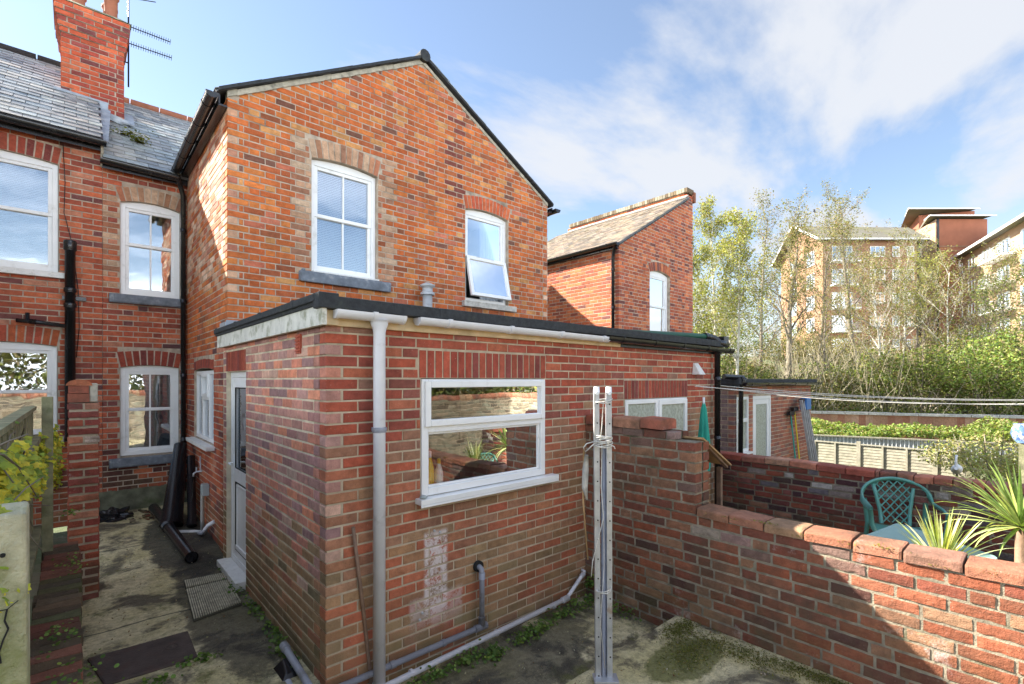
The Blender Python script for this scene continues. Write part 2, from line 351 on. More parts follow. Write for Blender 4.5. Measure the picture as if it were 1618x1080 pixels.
# ---------------------------------------------------------------- brickwork
def hx(h): # sRGB hex -> linear
    r = [int(h[i:i + 2], 16) / 255 for i in (0, 2, 4)]
    return tuple((x / 12.92 if x <= .04045 else ((x + .055) / 1.055) ** 2.4) for x in r)
def pal(*items, k=(1.12, 1.32, 1.38)):
    P = []
    for h, wt in items: c_ = hx(h); P += [(c_[0] * k[0], c_[1] * k[1] + .004, c_[2] * k[2] + .005)] * wt
    def pick(u=0, z=0):
        c = random.choice(P); k = rnd(.88, 1.13); t = rnd(-.04, .04)
        return (max(c[0] * k * (1 + t), .004), max(c[1] * k * (1 - t), .004), max(c[2] * k * (1 - t * 2), .004))
    return pick
P_GABLE = pal(('b5522e', 10), ('ab4c2c', 8), ('c05f35', 7), ('a0492f', 4), ('8f4430', 2), ('74403a', 1), ('bb6f4a', 3), ('b2584a', 2), k=(1.1, 1.5, 1.15))
P_REAR = pal(('a84e33', 8), ('9a4630', 7), ('b45a3a', 6), ('8a4132', 4), ('713c36', 2), ('b06a50', 3), ('623835', 1))
P_EXT_UP = pal(('a14a34', 9), ('984533', 7), ('8d4234', 5), ('a9583e', 4), ('83483c', 2), ('905f4c', 2))
P_EXT_MID = pal(('a05840', 6), ('9a6248', 5), ('93624c', 5), ('a3503a', 4), ('8d5c48', 3), ('91684e', 2), k=(1.2, 1.38, 1.35))
P_EXT_LOW = pal(('966a4e', 5), ('92644c', 5), ('9e5a42', 5), ('8c664a', 3), ('916e50', 2), ('a0543c', 3), k=(1.22, 1.38, 1.36))
P_SIDE = pal(('806058', 6), ('8c6357', 6), ('7a5a56', 5), ('93604f', 4), ('6c5250', 3), ('9a6650', 3), ('8d7264', 2), k=(2.1, 2.0, 1.95))
P_SIDELOW = pal(('8a6a4e', 6), ('7e6148', 5), ('96684d', 4), ('6f5c45', 3), ('8e5b47', 3), k=(1.5, 1.6, 1.6))
P_OLD = pal(('95442f', 8), ('a04c36', 7), ('863c2e', 6), ('75382d', 3), ('5e2f28', 2), ('9f5a44', 4), ('a5624a', 2), ('8b544a', 2), k=(.86, 1.38, 1.36))
P_OLD2 = pal(('7c3a2d', 7), ('68302b', 6), ('8f4631', 5), ('4a292b', 4), ('8a5148', 3), ('5d4a4c', 1), ('97664f', 1), k=(1, 1.05, 1.1))
P_BUFF = pal(('ad8468', 5), ('a37458', 4), ('b8957a', 4), ('95644c', 3), ('a8684c', 2), k=(1.1, 1.15, 1.15))
P_RED = pal(('8c3b2c', 5), ('9a4430', 5), ('7c3830', 4))
P_FAR = pal(('a8603c', 5), ('9a5538', 4), ('b06c48', 3), ('8a4a36', 2))
def ext_pick(u, z):
    z += rnd(-.25, .25) - .05 * u * 0
    return (P_EXT_UP if z > 1.62 else P_EXT_MID if z > .85 else P_EXT_LOW)(u, z)
def side_pick(u, z): return (P_SIDE if z + rnd(-.3, .3) > .7 else P_SIDELOW)(u, z)
def bricks(mb, P0, U, Nn, Lw, z0, z1, pick, bond='s', c0=None, c1=None, cuts=None, lim=None, course=.075, jit=.0015, depth=.10, mi=0, joint=.0125, par=0, rough=0, mod=.225):
    U = Vector((U[0], U[1], 0)); Nv = Vector((Nn[0], Nn[1], 0)); P = Vector((P0[0], P0[1], 0))
    row = 0; z = z0
    while z < z1 - .02:
        za, zb = z + joint / 2, min(z + course, z1) - joint / 2; zm = (za + zb) / 2; p = (row + par) % 2
        lo, hi = 0, Lw
        if c0 is not None and p != c0: lo = .1125
        if c1 is not None and p != c1: hi = Lw - .1125
        if lim:
            q = lim(zm)
            if q is None: z += course; row += 1; continue
            lo, hi = max(lo, q[0]), min(hi, q[1])
        iv = [(lo, hi)]
        for (a, b) in (cuts(za, zb) if cuts else []):
            nv = []
            for (x, y) in iv:
                if b <= x or a >= y: nv.append((x, y))
                else:
                    if a > x: nv.append((x, a))
                    if b < y: nv.append((b, y))
            iv = nv
        # units of this row
        units = []
        if bond == 'r':
            t = -rnd(0, mod) if p == 0 else -rnd(0, mod) - mod / 2
            while t < Lw + mod:
                l_ = mod / 2 if random.random() < .22 else mod * rnd(.97, 1.04); units.append((t, t + l_ - .01)); t += l_
        elif bond == 's':
            t = (0 if p == 0 else .1125) - .225 * 2
            while t < Lw + .225: units.append((t, t + .215)); t += .225
        else:
            per = .3375; t = (0 if p == 0 else per / 2) - per * 2
            while t < Lw + per: units += [(t, t + .215), (t + .225, t + .3275)]; t += per
        for (x, y) in iv:
            for (a, b) in units:
                aa, bb = max(a, x + (joint / 2 if x > 0 else 0)), min(b, y - (joint / 2 if y < Lw else 0))
                if bb - aa < .025: continue
                col = pick((aa + bb) / 2, zm); f = rnd(-jit, jit) * 1.3
                if rough:
                    GX, GZ_ = max(3, int((bb - aa) / .03)), 4; k0 = len(mb.v); cs = rnd(0, 99); tiltz = rnd(-.004, .004); vs = []
                    for a_ in range(GX + 1):
                        for b_ in range(GZ_ + 1):
                            fu, fz = a_ / GX, b_ / GZ_; eu = min(fu, 1 - fu) * (bb - aa); ez = min(fz, 1 - fz) * (zb - za)
                            q3 = Vector((aa * 9 + fu * (bb - aa) * 22, zm * 31 + fz * 2.2, cs)); nz = mn.noise(q3); n2 = mn.noise(q3 * 2.7)
                            edge = max(0, 1 - min(eu, ez) / .012)
                            dn = f + rough * (nz * .55 + n2 * .35) - edge * (.0012 + rough * max(0, n2) * 1.5)
                            su, sz = ((.5 - fu) * 2 * .0035 * (1 + 2 * max(nz, 0)) if eu < 1e-6 else 0), ((.5 - fz) * 2 * .003 * (1 + 2 * max(n2, 0)) if ez < 1e-6 else 0)
                            vs.append(P + U * (aa + fu * (bb - aa) + su) + Nv * dn + Vector((0, 0, za + fz * (zb - za) + sz + tiltz * (fu - .5))))
                    nf = len(vs); bd = [a_ * (GZ_ + 1) for a_ in range(GX + 1)] + [GX * (GZ_ + 1) + b_ for b_ in range(1, GZ_ + 1)] + [a_ * (GZ_ + 1) + GZ_ for a_ in range(GX - 1, -1, -1)] + [b_ for b_ in range(GZ_ - 1, 0, -1)]
                    for i_ in bd: vs.append(vs[i_] - Nv * (depth + f))
                    fs = [(a_ * (GZ_ + 1) + b_, (a_ + 1) * (GZ_ + 1) + b_, (a_ + 1) * (GZ_ + 1) + b_ + 1, a_ * (GZ_ + 1) + b_ + 1) for a_ in range(GX) for b_ in range(GZ_)]
                    nb_ = len(bd); fs += [(bd[i_], nf + i_, nf + (i_ + 1) % nb_, bd[(i_ + 1) % nb_]) for i_ in range(nb_)]
                    mb.add(vs, fs, mi, col); continue
                j = lambda: rnd(-jit, jit)
                pts = []
                e = .0045
                for (n_, ins) in ((-depth, 0), (f - .004, 0), (f, e)):
                    for (uu, zz_) in ((aa + ins, za + ins), (bb - ins, za + ins), (bb - ins, zb - ins), (aa + ins, zb - ins)):
                        if n_ == -depth: pts.append(P + U * uu + Nv * n_ + Vector((0, 0, zz_)))
                        else:
                            pts.append(P + U * (uu + j()) + Nv * (n_ + j() * .6) + Vector((0, 0, zz_ + j())))
                fs = [(0, 1, 5, 4), (1, 2, 6, 5), (2, 3, 7, 6), (3, 0, 4, 7), (4, 5, 9, 8), (5, 6, 10, 9), (6, 7, 11, 10), (7, 4, 8, 11), (8, 9, 10, 11)]
                mb.add(pts, fs, mi, col)
        z += course; row += 1
class Opening:
    """rectangular, or with a segmental arch head (rise>0), w/ arch ring height h"""
    def __init__(s, u0, u1, z0, z1, rise=0, h=0, n=0, pick=None, flat=False, ext=0):
        s.u0, s.u1, s.z0, s.z1, s.rise, s.h, s.n, s.pick, s.flat, s.ext = u0, u1, z0, z1, rise, h, n, pick, flat, ext
        s.uc = (u0 + u1) / 2; s.w = (u1 - u0) / 2
        if rise:
            s.Rr = (s.w ** 2 + rise ** 2) / (2 * rise); s.zc = z1 + rise - s.Rr
    def top(s, u): return s.z1 if not s.rise else s.zc + sqrt(max(s.Rr ** 2 - (u - s.uc) ** 2, 0))
    def cut(s, za, zb):
        zm = (za + zb) / 2; out = []
        if zb > s.z0 + .01 and za < s.z1 - .01: out.append((s.u0, s.u1))
        if s.h and zm >= s.z1 - .02 and za < s.z1 + s.rise + s.h - .015:
            if s.rise:
                Ro = s.Rr + s.h; dz = zb - s.zc; dl = za - s.zc
                if dl < Ro:
                    hw = min(sqrt(max(Ro ** 2 - dl * dl, 0)), (zm - s.zc) * s.w / (s.z1 - s.zc)) + .008
                    hw = max(hw, 0); out.append((s.uc - hw, s.uc + hw))
            else: out.append((s.u0 - s.ext, s.u1 + s.ext))
        return out
    def arch(s, mb, P0, U, Nn, mi=0, proud=.001, depth=.1):
        if not s.n: return
        U = Vector((U[0], U[1], 0)); Nv = Vector((Nn[0], Nn[1], 0)); P = Vector((P0[0], P0[1], 0))
        if s.rise:
            th = math.asin(s.w / s.Rr)
            for k in range(s.n):
                a0 = -th + 2 * th * k / s.n; a1 = -th + 2 * th * (k + 1) / s.n; g = .0075 / s.Rr; a0 += g; a1 -= g
                col = s.pick(); pr = proud + rnd(-.001, .001); h = s.h + rnd(-.006, .004)
                q = []
                for n_ in (-depth, pr):
                    for (a, r) in ((a0, s.Rr + .003), (a1, s.Rr + .003), (a1, s.Rr + h), (a0, s.Rr + h)):
                        q.append(P + U * (s.uc + r * sin(a)) + Nv * n_ + Vector((0, 0, s.zc + r * cos(a))))
                mb.hexa(q, mi, col)
        else:
            u0, u1 = s.u0 - s.ext, s.u1 + s.ext; wd = (u1 - u0) / s.n
            for k in range(s.n):
                a, b = u0 + k * wd + .0075, u0 + (k + 1) * wd - .0075; pr = proud + rnd(-.001, .001)
                q = [P + U * x + Nv * n_ + Vector((0, 0, zz_)) for n_ in (-depth, pr) for (x, zz_) in ((a, s.z1 + .006), (b, s.z1 + .006), (b, s.z1 + s.h - .006), (a, s.z1 + s.h - .006))]
                mb.hexa(q, mi, s.pick())
def mortar(mb, P0, U, Nn, Lw, z0, topf, ops=(), mi=1, front=-.0045, back=-.215, brk=()):
    U = Vector((U[0], U[1], 0)); Nv = Vector((Nn[0], Nn[1], 0)); P = Vector((P0[0], P0[1], 0))
    xs = {0, Lw, *brk}
    for o in ops:
        xs |= {o.u0, o.u1}
        if o.rise:
            for k in range(1, 14): xs.add(o.u0 + (o.u1 - o.u0) * k / 14)
    xs = sorted(x for x in xs if 0 <= x <= Lw)
    for a, b in zip(xs[:-1], xs[1:]):
        if b - a < 1e-5: continue
        m = (a + b) / 2; seg = [((z0, z0), None)]
        cur = (z0, z0); solids = []
        for o in sorted((o for o in ops if o.u0 < m < o.u1), key=lambda o: o.z0):
            if o.z0 > cur[0] + 1e-4: solids.append((cur, (o.z0, o.z0)))
            cur = (o.top(a), o.top(b))
        solids.append((cur, (topf(a), topf(b))))
        for (lo, hi) in solids:
            q = []
            q = [P + U * a + Nv * back + Vector((0, 0, lo[0])), P + U * b + Nv * back + Vector((0, 0, lo[1])), P + U * b + Nv * front + Vector((0, 0, lo[1])), P + U * a + Nv * front + Vector((0, 0, lo[0])),
                 P + U * a + Nv * back + Vector((0, 0, hi[0])), P + U * b + Nv * back + Vector((0, 0, hi[1])), P + U * b + Nv * front + Vector((0, 0, hi[1])), P + U * a + Nv * front + Vector((0, 0, hi[0]))]
            mb.hexa(q, mi)
def wall(name, parent, P0, U, Nn, Lw, z0, z1, pick, mats, ops=(), topf=None, **kw):
    mb = MB(); tf = topf or (lambda u: z1)
    brk = kw.pop('brk', ()); mc = kw.pop('mortar_cut', 0); mback = kw.pop('mback', -.215); mjoint = kw.pop('mfront', -.0045)
    extra = kw.pop('extra_cuts', None)
    cf = lambda za, zb: [c for o in ops for c in o.cut(za, zb)] + (extra(za, zb) if extra else [])
    bricks(mb, P0, U, Nn, Lw, z0, kw.pop('bz1', z1), pick, cuts=cf, **kw)
    for o in ops: o.arch(mb, P0, U, Nn)
    s0 = mc
    mortar(mb, (P0[0] + U[0] * s0, P0[1] + U[1] * s0), U, Nn, Lw - s0, z0 + .002, (lambda u: tf(u + s0)), [Opening(o.u0 - s0, o.u1 - s0, o.z0, o.z1, o.rise) for o in ops], brk=[b - s0 for b in brk], front=mjoint, back=mback)
    return mb.build(name, mats, parent)
class Fr:
    """frame of a wall: u along, n outwards, z up"""
    def __init__(s, P0, U, Nn): s.P = Vector((P0[0], P0[1], 0)); s.U = Vector((U[0], U[1], 0)); s.N = Vector((Nn[0], Nn[1], 0))
    def p(s, u, n, z): return s.P + s.U * u + s.N * n + Vector((0, 0, z))
    def box(s, mb, u0, u1, n0, n1, z0, z1, mi=0, col=(1, 1, 1)):
        mb.hexa([s.p(u0, n0, z0), s.p(u1, n0, z0), s.p(u1, n1, z0), s.p(u0, n1, z0), s.p(u0, n0, z1), s.p(u1, n0, z1), s.p(u1, n1, z1), s.p(u0, n1, z1)], mi, col)
def ring(mb, F, u0, u1, z0, z1, w, n0, n1, wb=None, topf=None, mi=0):
    wb = wb or w
    F.box(mb, u0, u0 + w, n0, n1, z0, z1, mi); F.box(mb, u1 - w, u1, n0, n1, z0, z1, mi)
    F.box(mb, u0 + w, u1 - w, n0, n1, z0, z0 + wb, mi); F.box(mb, u0 + w, u1 - w, n0, n1, z1 - w, z1, mi)
def pane(F, u0, u1, z0, z1, n, parent, mat='glass', name='pane'):
    mb = MB(); F.box(mb, u0, u1, n - .006, n, z0, z1); return mb.build(name, mat, parent)
def blind(F, u0, u1, z0, z1, n, parent, mat='blind', pitch=.022, openness=.35):
    mb = MB(); z = z1
    F.box(mb, u0, u1, n - .02, n + .01, z1 - .02, z1)
    z = z1 - .03
    while z > z0:
        a, b = F.p(u0, n - .010, z + .009), F.p(u1, n - .010, z + .009)
        c, d = F.p(u1, n + .010, z - .011), F.p(u0, n + .010, z - .011)
        mb.add([a, b, c, d], [(0, 1, 2, 3)]); z -= pitch
    return mb.build('blind', mat, parent)
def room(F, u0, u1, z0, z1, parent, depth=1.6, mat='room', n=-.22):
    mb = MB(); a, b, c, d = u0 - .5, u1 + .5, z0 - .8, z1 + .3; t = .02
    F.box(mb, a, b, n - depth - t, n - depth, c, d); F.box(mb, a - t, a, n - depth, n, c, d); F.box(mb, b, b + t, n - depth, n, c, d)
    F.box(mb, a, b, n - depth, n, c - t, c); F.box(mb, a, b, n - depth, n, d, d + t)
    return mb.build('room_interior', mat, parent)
def sash_window(parent, F, o, rec=.075, bars=True, bl='blind', mid=.52, label=None, fw=.055, opened=False, curtain=False):
    """upvc sash window filling opening o; arched head gets a shaped head piece"""
    u0, u1, z0, z1 = o.u0 + .004, o.u1 - .004, o.z0 + .004, o.z1
    mb = MB(); n1, n0 = -rec, -rec - .07
    ring(mb, F, u0, u1, z0, z1, fw, n0, n1)
    if o.rise:  # head piece following the arch
        K = 14
        for k in range(K):
            a, b = u0 + (u1 - u0) * k / K, u0 + (u1 - u0) * (k + 1) / K
            ta, tb = o.top(a) - .003, o.top(b) - .003
            mb.hexa([F.p(a, n0 + .001, z1), F.p(b, n0 + .001, z1), F.p(b, n1 - .001, z1), F.p(a, n1 - .001, z1), F.p(a, n0 + .001, ta), F.p(b, n0 + .001, tb), F.p(b, n1 - .001, tb), F.p(a, n1 - .001, ta)])
    wnd = mb.build('window', 'upvc', parent, bevel=.004)
    if label: wnd['label'] = label
    zm = z0 + (z1 - z0) * mid; a, b = u0 + fw, u1 - fw; sw = .042
    up = MB(); ring(up, F, a, b, zm - .02, z1 - fw, sw, n0 + .018, n1 - .012)
    if bars: F.box(up, (a + b) / 2 - .010, (a + b) / 2 + .010, n0 + .028, n1 - .020, zm + .02, z1 - fw - sw)
    us = up.build('sash', 'upvc', wnd, bevel=.003)
    pane(F, a + sw, b - sw, zm - .02 + sw, z1 - fw - sw, n0 + .034, wnd)
    if not opened:
        lo = MB(); ring(lo, F, a + .001, b - .001, z0 + fw, zm + .018, sw, n0 + .004, n1 - .026)
        if bars: F.box(lo, (a + b) / 2 - .010, (a + b) / 2 + .010, n0 + .012, n1 - .034, z0 + fw + sw, zm - .025)
        lo.build('sash', 'upvc', wnd, bevel=.003)
        pane(F, a + sw, b - sw, z0 + fw + sw, zm + .018 - sw, n0 + .018, wnd)
    else:       # top-hung casement pushed out at the foot
        H = zm - z0 - fw; ang = R(13); lo = MB(); W0, W1 = a - .02, b + .02
        def q(u, t, n): return F.p(u, n1 + .004 + sin(ang) * t + cos(ang) * n, zm - .01 - cos(ang) * t + sin(ang) * n)
        def bx(m_, ua, ub, ta, tb, na, nb):
            m_.hexa([q(ua, tb, na), q(ub, tb, na), q(ub, tb, nb), q(ua, tb, nb), q(ua, ta, na), q(ub, ta, na), q(ub, ta, nb), q(ua, ta, nb)])
        bx(lo, W0, W0 + .05, 0, H, 0, .045); bx(lo, W1 - .05, W1, 0, H, 0, .045); bx(lo, W0 + .05, W1 - .05, 0, .05, 0, .045); bx(lo, W0 + .05, W1 - .05, H - .05, H, 0, .045)
        cs = lo.build('casement', 'upvc', wnd, bevel=.003)
        pg = MB(); bx(pg, W0 + .05, W1 - .05, .05, H - .05, .015, .022); pg.build('pane', 'glass', wnd)
        F.box(mb2 := MB(), a, b, n0 + .01, n1 - .005, zm - .03, zm + .022); mb2.build('transom', 'upvc', wnd)
        vm = MB(); F.box(vm, a + .2, b - .2, n1 - .004, n1 + .012, zm + .0, zm + .014); vm.build('trickle_vent', 'black_plastic', wnd)
    if bl: blind(F, a + .005, b - .005, z0 + fw, z1 - fw, n0 - .05, wnd, bl)
    if curtain:
        cm = MB(); K = 40; ua, ub = (a + b) / 2 + .02, b + .05
        vs = []
        for k in range(K + 1):
            t = k / K; 
            for zz_ in (z0, z1):
                vs.append(F.p(ua + (ub - ua) * t + (.03 * sin(t * 9) if zz_ == z0 else 0), n0 - .10 + .02 * sin(t * 46) + .012 * sin(t * 91), zz_))
        cm.add(vs, [(2 * k, 2 * k + 2, 2 * k + 3, 2 * k + 1) for k in range(K)], sm=True); cm.build('curtain', 'curtain', wnd)
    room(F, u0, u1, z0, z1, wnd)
    return wnd
def slates(mb, O, A, Bv, La, Lb, wd, gauge, pick, mi=0, thick=.006, clip=None):
    """rows of slates: O eaves corner, A along eaves (unit), Bv up the slope (unit)"""
    O, A, Bv = Vector(O), Vector(A), Vector(Bv); Nn = A.cross(Bv).normalized()
    if Nn.z < 0: Nn = -Nn
    r = 0; b = 0
    while b < Lb:
        a = -wd * (.5 if r % 2 else 0)
        while a < La:
            aa, ab = max(a + .003, 0), min(a + wd - .003, La)
            if ab - aa > .02 and (clip is None or clip((aa + ab) / 2, b)):
                col = pick(); l = rnd(-.003, .003); bt = b + rnd(-.006, .004); be = min(b + gauge * 1.25, Lb + .02)
                p = []
                for nn in (0, thick):
                    p += [O + A * aa + Bv * bt + Nn * (.012 + nn + l), O + A * ab + Bv * bt + Nn * (.012 + nn + rnd(-.001, .001) + l), O + A * ab + Bv * be + Nn * (.001 + nn), O + A * aa + Bv * be + Nn * (.001 + nn)]
                mb.hexa(p, mi, col)
            a += wd
        b += gauge; r += 1
P_SLATE = pal(('8a8c8c', 6), ('979896', 5), ('7b7e80', 4), ('a3a39d', 3), k=(1.1, 1.1, 1.08))
P_TILE = pal(('857c74', 5), ('938878', 5), ('70685f', 4), ('9c8f7c', 3), k=(1.15, 1.1, 1.05))
# ================================================================ SETTING
def struct(mb, name, mats, bevel=0): return mb.build(name, mats, None, bevel, kind='structure')
def sst(a, b, x): t = min(max((x - a) / (b - a), 0), 1); return t * t * (3 - 2 * t)
def hgt(x, y):
    d = _s * x + _c * y; l = _c * x - _s * y
    z = -.24 - .42 * sst(7.6, 10.5, x)
    z += sst(19.5, 22, d) * .9 + 4.2 * sst(23, 50, d) + 1.2 * sst(60, 160, d)
    z += .25 * mn.noise(Vector((x * .13, y * .13, 0))) * sst(14, 22, d)
    return z
g = MB(); ds = [-60, -25, -10, -4, 0, 3, 6, 8, 10, 12, 14, 16, 18, 19.5, 20.5, 21.5, 23, 25, 28, 31, 34, 38, 42, 46, 50, 58, 70, 100, 160, 300, 900]
xs = [-900, -200, -90, -50, -30, -18, -10, -5, -1] + [i * 1.5 for i in range(0, 40)] + [62, 70, 85, 110, 160, 300, 900]
K = len(xs); vs = []
for d in ds:
    for l in xs:
        x, y = _s * d + _c * l, _c * d - _s * l; vs.append((x, y, hgt(x, y)))
g.add(vs, [(i * K + j, i * K + j + 1, (i + 1) * K + j + 1, (i + 1) * K + j) for i in range(len(ds) - 1) for j in range(K - 1)], sm=True)
struct(g, 'ground', 'soil')
def path_z(y): return 0 if y < 5.6 else .17 * (y - 5.6) / 3.1
g = MB(); nx, ny = 26, 130; vs = []
for j in range(ny + 1):
    for i in range(nx + 1):
        x, y = 0.0 + 1.26 * i / nx, -2 + 10.76 * j / ny
        vs.append((x, y, path_z(y) + .010 * mn.noise(Vector((x * 2.2, y * 2.2, 0))) + .003 * mn.noise(Vector((x * 9, y * 9, 3)))))
g.add(vs, [(j * (nx + 1) + i, j * (nx + 1) + i + 1, (j + 1) * (nx + 1) + i + 1, (j + 1) * (nx + 1) + i) for j in range(ny) for i in range(nx)], sm=True)
g.box(0, 1.26, -2, -1.999, -.3, 0)
struct(g, 'concrete_path', 'yard')
g = MB(); nx, ny = 60, 30; vs = []
for j in range(ny + 1):
    for i in range(nx + 1):
        x, y = 1.2 + 2.65 * i / nx, 2.05 + 1.15 * j / ny
        vs.append((x, y, -.155 + .012 * mn.noise(Vector((x * 2, y * 2, 5))) + .004 * mn.noise(Vector((x * 8, y * 8, 5)))))
g.add(vs, [(j * (nx + 1) + i, j * (nx + 1) + i + 1, (j + 1) * (nx + 1) + i + 1, (j + 1) * (nx + 1) + i) for j in range(ny) for i in range(nx)], sm=True)
struct(g, 'lower_yard', 'yard')
g = MB(); nx, ny = 50, 90; vs = []
for j in range(ny + 1):
    for i in range(nx + 1):
        x, y = 1.27 + 2.56 * i / nx, -2.5 + 4.665 * j / ny
        if j == ny: y += .012 * mn.noise(Vector((x * 5, 0, 1)))
        vs.append((x, y, .004 + .008 * mn.noise(Vector((x * 2.4, y * 2.4, 8))) + .003 * mn.noise(Vector((x * 11, y * 11, 8))) - (.012 if j == ny else 0)))
g.add(vs, [(j * (nx + 1) + i, j * (nx + 1) + i + 1, (j + 1) * (nx + 1) + i + 1, (j + 1) * (nx + 1) + i) for j in range(ny) for i in range(nx)], sm=True)
g.box(1.28, 3.82, 2.03, 2.152, -.2, -.008)
struct(g, 'raised_slab', 'yard')
g = MB(); g.box(4.03, 7.1, -2.5, 6.1, -.3, -.12); struct(g, 'neighbour_yard', 'yard')

# ================================================================ EXTENSION (ours, spans both halves)
YF, XS, YG, XH, YB = 3.15, 1.2, 6.1, 1.24, 8.74
ext = thing('brick_extension', 'flat roofed red brick extension with white kitchen window and pale grey downpipe', 'extension', (XS, YF, -.15))
Z0 = -.165
F1 = Fr((XS, YF), (1, 0), (0, -1)); EL = 5.43
ow1 = Opening(1.91 - XS, 3.215 - XS, 1.13, 2.012, h=.215, n=19, pick=P_RED, ext=.02)
ow2 = Opening(4.48 - XS, 5.81 - XS, 1.185, 1.785, h=.215, n=20, pick=P_RED, ext=.02)
wall('front_wall', ext, (XS, YF), (1, 0), (0, -1), EL, Z0, 2.37, ext_pick, ['brick_ext', 'mortar_buff'], (ow1, ow2), c0=0, c1=0, mortar_cut=.009)
F2 = Fr((XS, YF), (0, 1), (-1, 0))
od = Opening(1.994, 2.80, .03, 2.085, h=.215, n=10, pick=P_RED)
wall('side_wall', ext, (XS, YF), (0, 1), (-1, 0), 2.95, Z0, 2.37, side_pick, ['brick_ext', 'mortar_side'], (od,), c0=1, mortar_cut=.215)
wall('far_wall', ext, (XS + EL, YF), (0, 1), (1, 0), 2.95, Z0, 2.37, ext_pick, ['brick_ext', 'mortar_buff'], (), c0=1, mortar_cut=.215)
# roof: deck, felt with raised kerb
m = MB(); m.box(1.18, 6.66, 3.12, 6.098, 2.372, 2.47); m.build('roof_deck', 'raw_board', ext)
m = MB(); rr = random.Random(4)
m.box(1.125, 6.72, 3.03, 6.097, 2.470, 2.500)
xx = 1.125
m.box(1.115, 1.22, 3.035, 6.096, 2.502, 2.548)
while xx < 6.7:   # kerb along the front in felt lengths with overlapping seams
    x2 = min(xx + rr.uniform(.8, 1.1), 6.72); dz = rr.uniform(-.003, .004)
    m.box(xx + (.1 if xx < 1.2 else 0) , x2, 3.030 + dz, 3.12, 2.452 + dz, 2.532 + dz); xx = x2 - .0
m.box(1.112, 1.24, 3.026, 3.13, 2.450, 2.548)
m.box(1.109, 1.20, 3.10, 6.095, 2.496, 2.543)
y = 3.5
while y < 6: m.box(1.106, 1.225, y, y + .05, 2.494, 2.551); y += .82
m.build('felt_roof', 'felt', ext, bevel=.006)
m = MB(); m.box(1.138, 1.170, 3.045, 6.07, 2.345, 2.492); m.build('side_fascia', 'fascia', ext, bevel=.003)
m = MB(); m.box(1.175, 4.35, 3.118, 3.146, 2.352, 2.448); m.box(1.172, 1.26, 3.085, 3.117, 2.352, 2.448); m.build('front_fascia', 'raw_board', ext, bevel=.003)
m = MB(); m.box(4.355, 6.70, 3.112, 3.146, 2.352, 2.446); m.build('front_fascia', 'black_plastic', ext, bevel=.003)
def halfgutter(mb, p, q, r, n=14, t=.004, mi=0):
    p, q = Vector(p), Vector(q); d = (q - p).normalized(); sd = d.cross(Vector((0, 0, 1))).normalized(); k = len(mb.v); vs = []
    for e in (p, q):
        for rr_ in (r, r - t):
            for j in range(n + 1):
                a = pi + pi * j / n; vs.append(e + sd * cos(a) * rr_ + Vector((0, 0, 1)) * sin(a) * rr_)
    m_ = n + 1; fs = []
    for j in range(n):
        fs.append((j, j + 1, 2 * m_ + j + 1, 2 * m_ + j)); fs.append((m_ + j, 3 * m_ + j, 3 * m_ + j + 1, m_ + j + 1))
        fs.append((j, m_ + j, m_ + j + 1, j + 1)); fs.append((2 * m_ + j, 2 * m_ + j + 1, 3 * m_ + j + 1, 3 * m_ + j))
    fs.append((0, 2 * m_, 3 * m_, m_)); fs.append((n, m_ + n, 3 * m_ + n, 2 * m_ + n)); mb.add(vs, fs, mi, sm=False)
def gutter(parent, p, q, r, mat, brackets=.9, name='gutter', ends=True):
    m = MB(); halfgutter(m, p, q, r); p, q = Vector(p), Vector(q); d = (q - p).normalized(); Lg = (q - p).length
    if ends:
        for e in (p, q): halfgutter(m, e - d * .012, e + d * .012, r + .004, t=r - .001)
    go = m.build(name, mat, parent)
    t = .25
    while t < Lg:
        b = MB(); halfgutter(b, p + d * (t - .016), p + d * (t + .016), r + .005); sd = d.cross(Vector((0, 0, 1)))
        b.obox(p + d * t + Vector((0, 0, .004)), d * .016, Vector((sd.x, sd.y, 0)) * r, Vector((0, 0, .003)))
        b.build('bracket', mat, go); t += brackets
    return go
GZ = 2.447
gutter(ext, (1.235, 3.060, GZ), (1.70, 3.060, GZ - .004), .052, 'grey_plastic', .8)
gutter(ext, (1.835, 3.060, GZ), (4.02, 3.060, GZ - .012), .052, 'grey_plastic', .62)
gutter(ext, (4.02, 3.058, GZ - .005), (6.86, 3.058, GZ - .02), .055, 'black_plastic', .62)
m = MB(); m.lathe((1.531, 3.060, 0), [(.060, GZ - .045), (.058, GZ - .07), (.046, GZ - .10), (.0405, GZ - .13), (.0405, -.17)], 20)
dp = m.build('downpipe', 'grey_plastic', ext)
m = MB(); m.lathe((1.531, 3.060, 1.645), [(.046, 0), (.049, .005), (.049, .03), (.046, .035)], 20); m.box(1.515, 1.547, 3.10, 3.148, 1.65, 1.675); m.build('pipe_clip', 'grey_pipe', dp)
m = MB(); m.tube([(6.49, 3.075, 2.42), (6.49, 3.075, -.14)], .038, 16); dpb = m.build('downpipe', 'black_plastic', ext); dpb['label'] = 'black plastic downpipe'
for z in (2.0, 1.2):
    m = MB(); m.lathe((6.49, 3.075, z), [(.043, 0), (.045, .04), (.043, .045)], 16); m.build('pipe_clip', 'black_plastic', dpb)
